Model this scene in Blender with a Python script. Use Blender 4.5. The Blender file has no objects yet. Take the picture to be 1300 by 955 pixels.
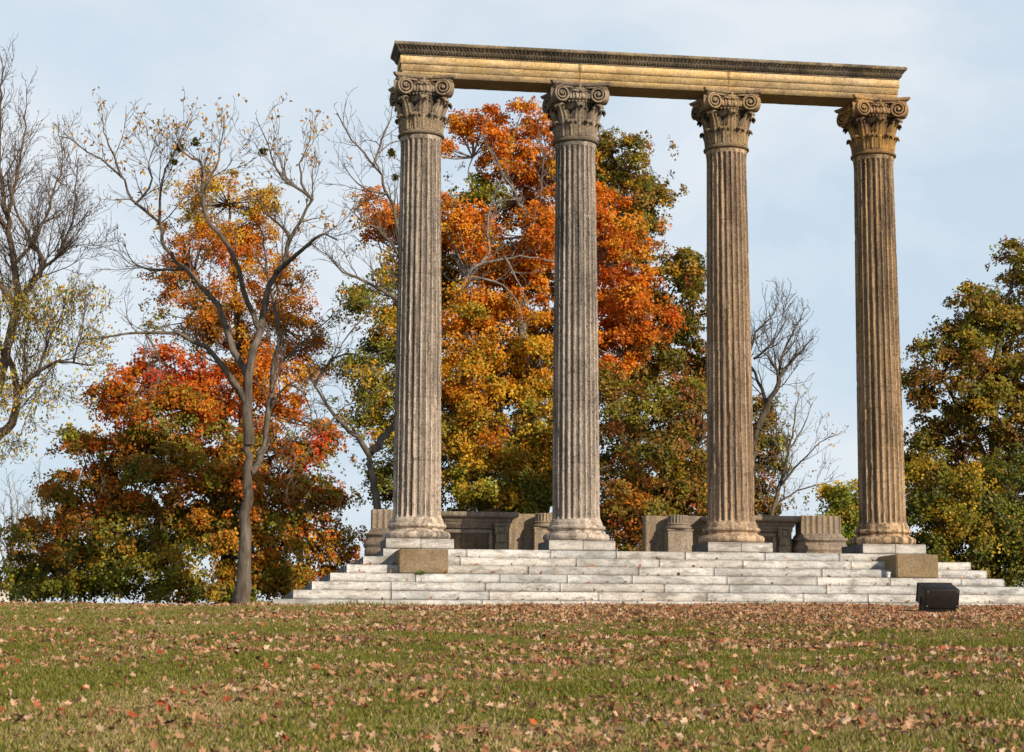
import bpy, bmesh, math, random
import numpy as np
from mathutils import Vector, Matrix, noise as mnoise

PI = math.pi
scene = bpy.context.scene
COL = scene.collection

# ------------------------------------------------------------------ camera model (metres; eye 1.6 m above the grass)
EYE = 1.6
F, PITCH, ROLL = 2346.05, 0.1431, -0.0035
def at(px, py, Y):
    """photo measurement -> point in metres on the vertical plane Y metres away"""
    xx, yy = px - 650.0, 477.5 - py
    c, s = math.cos(ROLL), math.sin(ROLL)
    X = c * xx + s * yy; v = -s * xx + c * yy
    D = np.array([X / F, math.cos(PITCH) - v / F * math.sin(PITCH), math.sin(PITCH) + v / F * math.cos(PITCH)])
    p = D * (Y / D[1]); p[2] += EYE
    return p

# ------------------------------------------------------------------ object helpers
def tag(o, label=None, cat=None, group=None, kind=None):
    if label: o['label'] = label
    if cat: o['category'] = cat; o['kind'] = 'thing'
    if group: o['group'] = group
    if kind: o['kind'] = kind
    return o

def empty(name, loc=(0, 0, 0), rz=0.0, label=None, cat=None, group=None):
    o = bpy.data.objects.new(name, None)
    COL.objects.link(o)
    o.location = loc; o.rotation_euler = (0, 0, rz); o.empty_display_size = 0.2
    return tag(o, label, cat, group)

def link(name, me, mat, parent=None):
    o = bpy.data.objects.new(name, me)
    COL.objects.link(o)
    if mat is not None and len(me.materials) == 0: me.materials.append(mat)
    if parent is not None: o.parent = parent
    return o

def np_mesh(name, V, polys, smooth=False, col=None, attr=None, drum=None):
    """V (n,3); polys: list of (k, m) int arrays (polygons with m corners)"""
    me = bpy.data.meshes.new(name)
    V = np.asarray(V, np.float32)
    polys = [np.asarray(p, np.int32) for p in polys if len(p)]
    tot = np.concatenate([np.full(len(p), p.shape[1], np.int32) for p in polys])
    idx = np.concatenate([p.ravel() for p in polys])
    start = np.concatenate([[0], np.cumsum(tot)[:-1]]).astype(np.int32)
    me.vertices.add(len(V)); me.vertices.foreach_set('co', V.ravel())
    me.loops.add(len(idx)); me.loops.foreach_set('vertex_index', idx)
    me.polygons.add(len(tot)); me.polygons.foreach_set('loop_start', start)
    me.polygons.foreach_set('loop_total', tot)
    if smooth: me.polygons.foreach_set('use_smooth', np.ones(len(tot), bool))
    if col is not None:
        a = me.color_attributes.new('col', 'FLOAT_COLOR', 'POINT')
        c = np.ones((len(V), 4), np.float32); c[:, :3] = col
        a.data.foreach_set('color', c.ravel())
    if attr is not None:
        a = me.attributes.new('dirt', 'FLOAT', 'POINT')
        a.data.foreach_set('value', np.asarray(attr, np.float32))
    if drum is not None:
        a = me.attributes.new('drum', 'FLOAT', 'POINT')
        a.data.foreach_set('value', np.asarray(drum, np.float32))
    me.update(); me.validate()
    return me

def grid_polys(nu, nv, close_u=False, base=0):
    """vertex (i,j) = base + j*nu + i"""
    iu = np.arange(nu if close_u else nu - 1); jv = np.arange(nv - 1)
    I, J = np.meshgrid(iu, jv)
    I2 = (I + 1) % nu
    return (np.stack([J * nu + I, J * nu + I2, (J + 1) * nu + I2, (J + 1) * nu + I], -1).reshape(-1, 4) + base)

class MB:
    """several shapes gathered into one mesh"""
    def __init__(s): s.V = []; s.P = {}; s.n = 0; s.D = []
    def add(s, V, polys, dirt=0.0):
        V = np.asarray(V, float)
        for p in polys:
            p = np.asarray(p, int)
            if len(p): s.P.setdefault(p.shape[1], []).append(p + s.n)
        s.V.append(V); s.n += len(V)
        s.D.append(np.full(len(V), dirt) if np.isscalar(dirt) else np.asarray(dirt))
    def grid(s, G, close_u=False, dirt=0.0):
        nv, nu = G.shape[:2]
        s.add(G.reshape(-1, 3), [grid_polys(nu, nv, close_u)], dirt)
    def lathe(s, prof, n=48, c=(0, 0, 0), cap=True):
        th = np.arange(n) * 2 * PI / n
        prof = np.array(prof, float)
        G = np.zeros((len(prof), n, 3))
        G[:, :, 0] = prof[:, :1] * np.cos(th) + c[0]; G[:, :, 1] = prof[:, :1] * np.sin(th) + c[1]
        G[:, :, 2] = prof[:, 1:2] + c[2]
        polys = [grid_polys(n, len(prof), True)]
        if cap:
            polys.append(np.arange(n)[::-1][None, :]); polys.append((np.arange(n) + (len(prof) - 1) * n)[None, :])
        s.add(G.reshape(-1, 3), polys)
    def tube(s, P, r, n=8):
        P = np.asarray(P, float); r = np.broadcast_to(np.asarray(r, float), (len(P),))
        V, q = tubes(P[None], r[None], n)
        s.add(V, [q, np.arange(n)[::-1][None, :], (np.arange(n) + (len(P) - 1) * n)[None, :]])
    def box(s, a, b, bev=0.0):
        a = np.array(a, float); b = np.array(b, float)
        c, h = (a + b) / 2, (b - a) / 2
        if bev <= 0:
            V = np.array([[x, y, z] for z in (-1, 1) for y in (-1, 1) for x in (-1, 1)]) * h + c
            s.add(V, [np.array([[0, 2, 3, 1], [4, 5, 7, 6], [0, 1, 5, 4], [2, 6, 7, 3], [0, 4, 6, 2], [1, 3, 7, 5]])])
            return
        bm = bmesh.new()
        bmesh.ops.create_cube(bm, size=1.0)
        for v in bm.verts: v.co = Vector((v.co.x * 2 * h[0] + c[0], v.co.y * 2 * h[1] + c[1], v.co.z * 2 * h[2] + c[2]))
        bmesh.ops.bevel(bm, geom=bm.edges[:], offset=min(bev, h.min() * .8), segments=2, affect='EDGES', profile=.6)
        s.bm(bm)
    def bm(s, bm):
        bm.verts.index_update()
        V = np.array([v.co[:] for v in bm.verts])
        d = {}
        for f in bm.faces: d.setdefault(len(f.verts), []).append([v.index for v in f.verts])
        s.add(V, [np.array(x) for x in d.values()]); bm.free()
    def mesh(s, name, smooth=False):
        return np_mesh(name, np.concatenate(s.V), [np.concatenate(x) for x in s.P.values()], smooth, attr=np.concatenate(s.D))
    def build(s, name, mat, parent=None, smooth=False, sharp=None):
        me = s.mesh(name, smooth)
        if sharp: me.set_sharp_from_angle(angle=math.radians(sharp))
        return link(name, me, mat, parent)

def nrm(v):
    v = np.asarray(v, float)
    return v / np.maximum(np.linalg.norm(v, axis=-1, keepdims=True), 1e-9)

def tubes(P, R, n):
    """P (N,k,3) polylines, R (N,k) radii -> verts, quads"""
    N, k = P.shape[:2]
    T = nrm(np.gradient(P, axis=1))
    m = nrm(P[:, -1] - P[:, 0] + 1e-6)
    ref = np.where(np.abs(m[:, 2:3]) < .8, np.array([[0, 0, 1.0]]), np.array([[1.0, 0, 0]]))[:, None, :]
    A = nrm(ref - (ref * T).sum(-1, keepdims=True) * T)
    B = np.cross(T, A)
    th = np.arange(n) * 2 * PI / n
    V = P[:, :, None, :] + R[:, :, None, None] * (np.cos(th)[:, None] * A[:, :, None, :] + np.sin(th)[:, None] * B[:, :, None, :])
    q = grid_polys(n, k, True)
    Q = (q[None] + (np.arange(N) * k * n)[:, None, None]).reshape(-1, 4)
    return V.reshape(-1, 3), Q

# ------------------------------------------------------------------ materials
class NT:
    def __init__(s, name):
        s.m = bpy.data.materials.new(name); s.m.use_nodes = True
        s.t = s.m.node_tree; s.t.nodes.clear()
        s.out = s.n('ShaderNodeOutputMaterial')
    def n(s, kind, **kw):
        x = s.t.nodes.new(kind)
        for k, v in kw.items():
            if k in ('inp',):
                for kk, vv in v.items(): s.set(x, kk, vv)
            else: setattr(x, k, v)
        return x
    def set(s, x, k, v):
        i = x.inputs[k]
        if hasattr(v, 'is_output') or isinstance(v, bpy.types.NodeSocket): s.t.links.new(v, i)
        else: i.default_value = v
    def pos(s, scale=(1, 1, 1), loc=(0, 0, 0)):
        g = s.n('ShaderNodeNewGeometry')
        m = s.n('ShaderNodeMapping', inp={'Vector': g.outputs['Position'], 'Scale': scale, 'Location': loc})
        return m.outputs[0]
    def noise(s, vec, scale, detail=5, rough=.6, dist=0.0):
        return s.n('ShaderNodeTexNoise', inp={'Vector': vec, 'Scale': scale, 'Detail': detail, 'Roughness': rough, 'Distortion': dist}).outputs[0]
    def ramp(s, fac, stops, interp='LINEAR'):
        r = s.n('ShaderNodeValToRGB'); cr = r.color_ramp; cr.interpolation = interp
        while len(cr.elements) < len(stops): cr.elements.new(.5)
        for e, (p, c) in zip(cr.elements, stops):
            e.position = p; e.color = (c if hasattr(c, '__len__') else (c, c, c)) + ((1,) if not hasattr(c, '__len__') or len(c) == 3 else ())
        s.t.links.new(fac, r.inputs[0]); return r.outputs[0]
    def mix(s, fac, a, b, mode='MIX'):
        x = s.n('ShaderNodeMix', data_type='RGBA', blend_type=mode)
        s.set(x, 0, fac)
        for k, v in ((6, a), (7, b)):
            if isinstance(v, tuple) and len(v) == 3: v = v + (1,)
            s.set(x, k, v)
        return x.outputs[2]
    def math(s, op, a, b=0.0, clamp=False):
        x = s.n('ShaderNodeMath', operation=op, use_clamp=clamp); s.set(x, 0, a); s.set(x, 1, b); return x.outputs[0]
    def attr(s, name, out='Color'):
        return s.n('ShaderNodeAttribute', attribute_name=name).outputs[out]
    def bump(s, h, strength, dist):
        return s.n('ShaderNodeBump', inp={'Height': h, 'Strength': strength, 'Distance': dist}).outputs[0]
    def finish(s, col, rough=.85, normal=None, spec=.25):
        b = s.n('ShaderNodeBsdfPrincipled')
        if isinstance(col, tuple) and len(col) == 3: col = col + (1,)
        s.set(b, 'Base Color', col); s.set(b, 'Roughness', rough); s.set(b, 'Specular IOR Level', spec)
        if normal is not None: s.set(b, 'Normal', normal)
        s.t.links.new(b.outputs[0], s.out.inputs[0]); return s.m

def mat_stone(name, light, mid, dark, ochre=(.5, .32, .10), och=.0, crust=.5, fine=40., streak=True, dirt_shade_k=.75, off=0.0, bump=.5, face=0.0):
    t = NT(name)
    p = t.pos(loc=(off, off * .7, off * .3))
    big = t.noise(p, 1.1, 6, .6)
    fin = t.noise(p, fine, 5, .7)
    sp = t.pos((9, 9, .30), (off, off, off)) if streak else t.pos((1.6, 1.6, 3.2), (off, off, off))
    st = t.noise(sp, 1.0, 6, .62)
    c = t.mix(t.ramp(big, [(.38, 0.0), (.60, 1.0)]), mid, light)
    if och > 0:
        on = t.noise(t.pos((.9, .9, 1.6), (off + 4, 2, 1)), 1.0, 5, .6)
        c = t.mix(t.math('MULTIPLY', t.ramp(on, [(.42, 0.0), (.58, 1.0)]), och), c, ochre)
    # rain streaks, stronger where a slow patchy field lets them through
    if face > 0:                                               # every drum of the shaft a little different in tone
        dr = t.math('FRACT', t.math('MULTIPLY', t.attr('drum', 'Fac'), 3.17 + off * 1.73))
        c = t.mix(t.math('MULTIPLY', dr, .42), c, tuple(x * .62 for x in mid))
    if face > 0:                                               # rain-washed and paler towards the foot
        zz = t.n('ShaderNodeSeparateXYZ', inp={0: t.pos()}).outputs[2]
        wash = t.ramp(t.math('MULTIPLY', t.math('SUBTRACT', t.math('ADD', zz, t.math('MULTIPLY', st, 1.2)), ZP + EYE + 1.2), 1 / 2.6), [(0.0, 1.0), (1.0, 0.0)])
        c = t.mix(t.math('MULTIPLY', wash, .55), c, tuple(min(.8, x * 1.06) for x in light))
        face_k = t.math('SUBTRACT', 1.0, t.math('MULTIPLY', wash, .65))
    gate = t.ramp(t.noise(t.pos((.8, .8, .5), (off * 2, 3, off)), 1.0, 4, .6), [(.38, .25), (.60, 1.0)])
    k = t.math('MULTIPLY', t.math('MULTIPLY', t.ramp(st, [(.44, 0.0), (.56, 1.0)]), gate), crust)
    c = t.mix(k, c, dark)
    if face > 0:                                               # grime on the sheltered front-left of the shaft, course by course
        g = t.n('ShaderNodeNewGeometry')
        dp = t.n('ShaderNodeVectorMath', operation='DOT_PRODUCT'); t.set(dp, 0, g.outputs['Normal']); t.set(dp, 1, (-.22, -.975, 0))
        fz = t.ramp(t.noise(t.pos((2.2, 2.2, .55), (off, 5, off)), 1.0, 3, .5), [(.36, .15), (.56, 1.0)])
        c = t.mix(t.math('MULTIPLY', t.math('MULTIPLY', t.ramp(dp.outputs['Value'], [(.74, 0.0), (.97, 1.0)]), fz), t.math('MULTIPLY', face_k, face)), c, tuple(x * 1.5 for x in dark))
    sp2 = t.noise(p, 8.0, 9, .78)
    c = t.mix(t.math('MULTIPLY', t.ramp(sp2, [(.53, 0.0), (.62, 1.0)]), .8 * crust), c, dark)
    c = t.mix(t.math('MULTIPLY', t.ramp(fin, [(.40, 1.0), (.52, 0.0)]), .45), c, tuple(x * 1.3 for x in dark))
    c = t.mix(t.math('MULTIPLY', t.ramp(fin, [(.53, 0.0), (.63, 1.0)]), .38), c, tuple(min(.8, x * 1.3) for x in light))
    c = t.mix(t.math('MULTIPLY', t.attr('dirt', 'Fac'), dirt_shade_k), c, tuple(x * .45 for x in dark))  # dirt together with shade of recesses and undersides, painted into the colour
    h = t.math('ADD', t.math('MULTIPLY', fin, .7), t.math('MULTIPLY', sp2, 1.2))
    return t.finish(c, .9, t.bump(h, bump, .03), .15)

RISE, TREAD = .1715, .345
ZP = 1.7932                                    # platform top above eye level
def mat_marble(name):
    t = NT(name)
    p = t.pos()
    tint = t.attr('col')
    big = t.noise(t.pos((.9, .9, 2.2)), 1.1, 7, .68, .6)
    vein = t.noise(t.pos((1.0, 1.0, 2.5), (3, 8, 1)), 1.6, 9, .72, 1.6)
    fin = t.noise(p, 30, 6, .7)
    c = t.mix(t.ramp(big, [(.36, 0.0), (.58, 1.0)]), (.46, .435, .40), (.76, .73, .685))
    c = t.mix(t.math('MULTIPLY', t.ramp(vein, [(.47, 0.0), (.50, 1.0), (.53, 0.0)]), .45), c, (.26, .255, .25))
    dirt = t.noise(t.pos((1.5, 1.5, 5.0), (9, 2, 5)), 1.4, 8, .72)
    c = t.mix(t.math('MULTIPLY', t.ramp(dirt, [(.50, 0.0), (.62, 1.0)]), .70), c, (.19, .172, .15))
    c = t.mix(t.math('MULTIPLY', t.ramp(fin, [(.38, 1.0), (.52, 0.0)]), .35), c, (.20, .185, .165))
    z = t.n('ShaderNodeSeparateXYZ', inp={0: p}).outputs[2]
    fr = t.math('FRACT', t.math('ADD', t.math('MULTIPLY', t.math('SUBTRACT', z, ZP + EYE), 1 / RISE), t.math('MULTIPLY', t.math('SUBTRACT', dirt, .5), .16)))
    ed = t.ramp(fr, [(0.0, .95), (.07, .75), (.20, .12), (.55, 0.0), (.84, .20), (.97, .55)])  # shadow line under each nosing painted at riser foot, dirt along top edge
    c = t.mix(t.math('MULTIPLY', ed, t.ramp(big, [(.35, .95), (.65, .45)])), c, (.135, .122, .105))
    c = t.mix(1.0, c, tint, 'MULTIPLY')
    # black weathering crust where the stone faces north-west, away from sun and rain
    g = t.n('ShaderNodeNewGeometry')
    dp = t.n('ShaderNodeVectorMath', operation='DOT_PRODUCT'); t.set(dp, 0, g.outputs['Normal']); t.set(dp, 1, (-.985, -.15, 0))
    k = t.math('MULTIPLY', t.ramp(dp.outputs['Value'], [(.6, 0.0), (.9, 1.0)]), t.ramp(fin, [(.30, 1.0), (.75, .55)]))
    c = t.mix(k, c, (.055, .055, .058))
    h = t.math('ADD', t.math('MULTIPLY', fin, .4), big)
    return t.finish(c, .75, t.bump(h, .35, .02), .25)

def mat_leaf(name, trans=.4):
    t = NT(name)
    c = t.attr('col')
    d = t.n('ShaderNodeBsdfDiffuse', inp={'Color': c})
    tr = t.n('ShaderNodeBsdfTranslucent', inp={'Color': c})
    gl = t.n('ShaderNodeBsdfGlossy', inp={'Color': (1, 1, 1, 1), 'Roughness': .45})
    m = t.n('ShaderNodeMixShader', inp={0: trans, 1: d.outputs[0], 2: tr.outputs[0]})
    m2 = t.n('ShaderNodeMixShader', inp={0: .012, 1: m.outputs[0], 2: gl.outputs[0]})
    t.t.links.new(m2.outputs[0], t.out.inputs[0]); return t.m

def mat_bark(name, light, dark):
    t = NT(name)
    n1 = t.noise(t.pos((9, 9, 1.6)), 1.0, 7, .7)
    n2 = t.noise(t.pos(), 1.7, 4, .6)
    c = t.mix(t.ramp(n1, [(.35, 0.0), (.62, 1.0)]), dark, light)
    c = t.mix(t.math('MULTIPLY', t.ramp(n2, [(.45, 0.0), (.65, 1.0)]), .5), c, tuple(x * .6 for x in dark))
    return t.finish(c, .92, t.bump(n1, .7, .03), .1)

def mat_plain(name, col, rough=.6, var=.25, scale=8, spec=.3):
    t = NT(name)
    n1 = t.noise(t.pos(), scale, 6, .65)
    c = t.mix(t.ramp(n1, [(.3, 0.0), (.7, 1.0)]), tuple(x * (1 - var) for x in col), tuple(min(1, x * (1 + var)) for x in col))
    return t.finish(c, rough, t.bump(n1, .15, .01), spec)

def mat_lawn(name):
    t = NT(name)
    a = t.noise(t.pos((1, .5, 1)), .55, 5, .6)
    b = t.noise(t.pos(), 14, 6, .7)
    c = t.mix(t.ramp(a, [(.38, 0.0), (.62, 1.0)]), (.085, .100, .020), (.19, .150, .065))
    c = t.mix(t.ramp(b, [(.35, 0.0), (.65, .6)]), c, (.045, .040, .018))
    return t.finish(c, .95, t.bump(b, .8, .05), .05)

M = {}
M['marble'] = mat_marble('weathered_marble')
M['col0'] = mat_stone('limestone_grey', (.74, .59, .465), (.51, .40, .31), (.074, .060, .050), crust=.90, off=0, face=.55)
M['col1'] = mat_stone('limestone_streaked', (.69, .565, .46), (.45, .36, .29), (.064, .054, .047), crust=1.0, off=7.3, face=.80)
M['col2'] = mat_stone('limestone_brown', (.66, .475, .32), (.43, .295, .185), (.080, .055, .039), (.50, .29, .11), .28, .88, off=13.1, face=.45)
M['col3'] = mat_stone('limestone_ochre', (.66, .455, .28), (.42, .28, .16), (.074, .052, .035), (.58, .34, .11), .40, .95, off=21.7, face=.52)
M['cap'] = [mat_stone('carved_stone_' + n, l, m, d, o, oc, .55, 30, False, .9, off=k * 5.1, bump=.6) for k, (n, l, m, d, o, oc) in enumerate([
    ('tan', (.50, .385, .27), (.33, .245, .165), (.06, .048, .04), (.5, .32, .1), .25),
    ('grey', (.47, .37, .27), (.31, .235, .17), (.06, .05, .04), (.5, .32, .1), .10),
    ('brown', (.46, .335, .215), (.29, .205, .13), (.055, .044, .033), (.5, .31, .08), .30),
    ('ochre', (.52, .325, .165), (.33, .20, .10), (.055, .040, .027), (.64, .33, .06), .60)])]
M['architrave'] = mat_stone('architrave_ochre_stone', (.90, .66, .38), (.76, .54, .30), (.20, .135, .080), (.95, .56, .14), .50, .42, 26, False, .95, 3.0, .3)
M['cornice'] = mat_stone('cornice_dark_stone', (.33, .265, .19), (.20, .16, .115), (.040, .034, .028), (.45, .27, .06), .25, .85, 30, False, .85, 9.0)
M['ruin'] = mat_stone('ruin_grey_stone', (.38, .305, .235), (.26, .205, .155), (.085, .070, .058), (.42, .28, .10), .30, .50, 30, True, .8, 17.0)
M['block'] = mat_stone('brown_sandstone', (.30, .225, .14), (.215, .155, .092), (.085, .065, .045), (.33, .21, .08), .35, .30, 28, False, .6, 27.0)
M['leaf'] = mat_leaf('autumn_leaf', .42)
M['grass'] = mat_leaf('grass_blade', .3)
M['litter'] = mat_leaf('dry_leaf', .15)
M['bark_grey'] = mat_bark('grey_bark', (.205, .165, .13), (.075, .059, .046))
M['bark_warm'] = mat_bark('warm_brown_bark', (.19, .14, .105), (.08, .058, .043))
M['bark_brown'] = mat_bark('brown_bark', (.15, .12, .095), (.055, .044, .036))
M['bark_pale'] = mat_bark('pale_grey_bark', (.30, .27, .235), (.16, .14, .12))
M['lawn'] = mat_lawn('lawn_soil')
M['lamp_metal'] = mat_plain('dark_bronze_paint', (.016, .012, .010), .5, .4, 14, .25)
M['lamp_glass'] = mat_plain('lamp_lens', (.12, .13, .14), .1, .1, 4, .5)
M['white'] = mat_plain('white_plastic', (.62, .62, .60), .5, .1)
M['siding'] = mat_plain('pale_siding', (.50, .46, .42), .8, .1, 2)
M['roof'] = mat_plain('brown_shingles', (.16, .11, .09), .9, .3, 3)
M['pane'] = mat_plain('window_glass', (.05, .06, .07), .1, .1, 2, .5)

# ------------------------------------------------------------------ colonnade frame
ANG, S = 0.1503, 3.2073
ORG = np.array([-1.8749, 36.6507, EYE])
ZP = 1.7932                                    # platform top above eye level
dU = np.array([math.cos(ANG), math.sin(ANG), 0]); dN = np.array([math.sin(ANG), -math.cos(ANG), 0])
def loc(u, w, z): return tuple(ORG + dU * u + dN * w + np.array([0, 0, z]))

# ------------------------------------------------------------------ ground
GY = np.array([-60, 0, 12.6, 18, 25, 30.8, 33.5, 36, 40, 46, 55, 65, 90, 140, 250, 600, 3000.])
GZ = np.array([-5.0, -1.6, -.75, -.38, .10,   .485, .595, .655, .71, .765, .78, .73, .25, -1.6, -5, -9, -14.])
def _pchip(x, X, Yv):
    h = np.diff(X); dl = np.diff(Yv) / h
    m = np.zeros(len(X)); m[0], m[-1] = dl[0], dl[-1]
    for i in range(1, len(X) - 1):
        if dl[i - 1] * dl[i] > 0:
            w1, w2 = 2 * h[i] + h[i - 1], h[i] + 2 * h[i - 1]
            m[i] = (w1 + w2) / (w1 / dl[i - 1] + w2 / dl[i])
    i = np.clip(np.searchsorted(X, x) - 1, 0, len(X) - 2)
    t = (x - X[i]) / h[i]
    return ((2 * t**3 - 3 * t**2 + 1) * Yv[i] + (t**3 - 2 * t**2 + t) * h[i] * m[i]
            + (-2 * t**3 + 3 * t**2) * Yv[i + 1] + (t**3 - t**2) * h[i] * m[i + 1])
def ground(x, y):
    x = np.asarray(x, float); y = np.asarray(y, float)
    z = _pchip(np.clip(y, -60, 3000), GY, GZ) + EYE
    z = z + .020 * np.sin(x * .9 + y * .37) * np.sin(y * .8 + 1.3) + .012 * np.sin(x * 2.3 - y * .9) * np.cos(y * 1.9 + x * .4)
    return z

def make_ground():
    xs = np.concatenate([-np.geomspace(3000, 30, 22), np.linspace(-28, 28, 113), np.geomspace(30, 3000, 22)])
    ys = np.concatenate([np.linspace(-60, 8, 18), np.linspace(9, 62, 107), np.geomspace(64, 3000, 40)])
    X, Y = np.meshgrid(xs, ys)
    G = np.stack([X, Y, ground(X, Y)], -1)
    me = np_mesh('lawn', G.reshape(-1, 3), [grid_polys(len(xs), len(ys))], True)
    tag(link('lawn', me, M['lawn']), 'sloping lawn of green and straw-coloured grass rising to the crest', 'lawn', kind='structure')

def field(x, y, seed):
    """smooth pseudo-random field, about 0..1"""
    r = np.random.default_rng(seed); v = np.zeros_like(x)
    for k in range(7):
        a = r.uniform(0, 2 * PI); fq = .28 * 1.55 ** k
        v += np.sin((x * math.cos(a) * .6 + y * math.sin(a) * 1.25) * fq * 2 + r.uniform(0, 6.28)) * .75 ** k
    return .5 + v / 5.2

def make_grass(rng):
    n = 2800000
    u = rng.random(n)
    y = np.sqrt(10.0**2 + u * (40.0**2 - 10.0**2)); x = rng.uniform(-1, 1, n) * (y * .31 + 4.5)
    L = (np.stack([x, y], -1) - ORG[:2]) @ np.stack([dU[:2], dN[:2]], -1)
    keep = ~((L[:, 0] > -2.86) & (L[:, 0] < 12.3) & (L[:, 1] < 2.76) & (L[:, 1] > -6.0))
    x, y = x[keep], y[keep]; n = len(x)
    p = np.stack([x, y, ground(x, y) - .004], -1)
    f = .5 * field(x * 1.3, y * .45, 5) + .5 * field(x * 3, y * 1.2, 6) + rng.normal(0, .06, n); dry = np.clip((f - .38) * 2.1 + np.clip((y - 31) / 6, 0, 1) * .6, .05, 1)
    h = rng.uniform(.022, .062, n) * (1.1 - .35 * dry) * (.65 + .75 * np.clip(field(x * 5, y * 5, 77), 0, 1.2)); w = rng.uniform(.005, .011, n) * (1 + y / 60)
    foot = (L[keep][:, 1] < 2.95) & (L[keep][:, 0] > -3.2) & (L[keep][:, 0] < 12.6)
    h = np.where(foot, h * rng.uniform(1.0, 2.6, n), h)        # longer where the mower cannot reach
    a = rng.uniform(0, 2 * PI, n); ln = rng.uniform(.2, .9, n) * h; b = rng.uniform(0, 2 * PI, n)
    side = np.stack([np.cos(a), np.sin(a), np.zeros(n)], -1) * w[:, None]
    tip = p + np.stack([np.cos(b) * ln, np.sin(b) * ln, h], -1)
    V = np.stack([p - side, p + side, tip], 1).reshape(-1, 3)
    g = np.array([.150, .168, .024]); g2 = np.array([.255, .235, .042]); s = np.array([.47, .35, .165])
    pick = rng.random(n)[:, None]
    c = np.where(rng.random(n)[:, None] < dry[:, None] * .85, s, np.where(pick < .55, g, g2)) * rng.uniform(.65, 1.3, n)[:, None]
    me = np_mesh('grass', V, [np.arange(3 * n).reshape(-1, 3)], False, np.repeat(c, 3, 0))
    tag(link('grass', me, M['grass']), 'short green and dry grass blades covering the sloping lawn', 'grass', kind='stuff')

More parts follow.
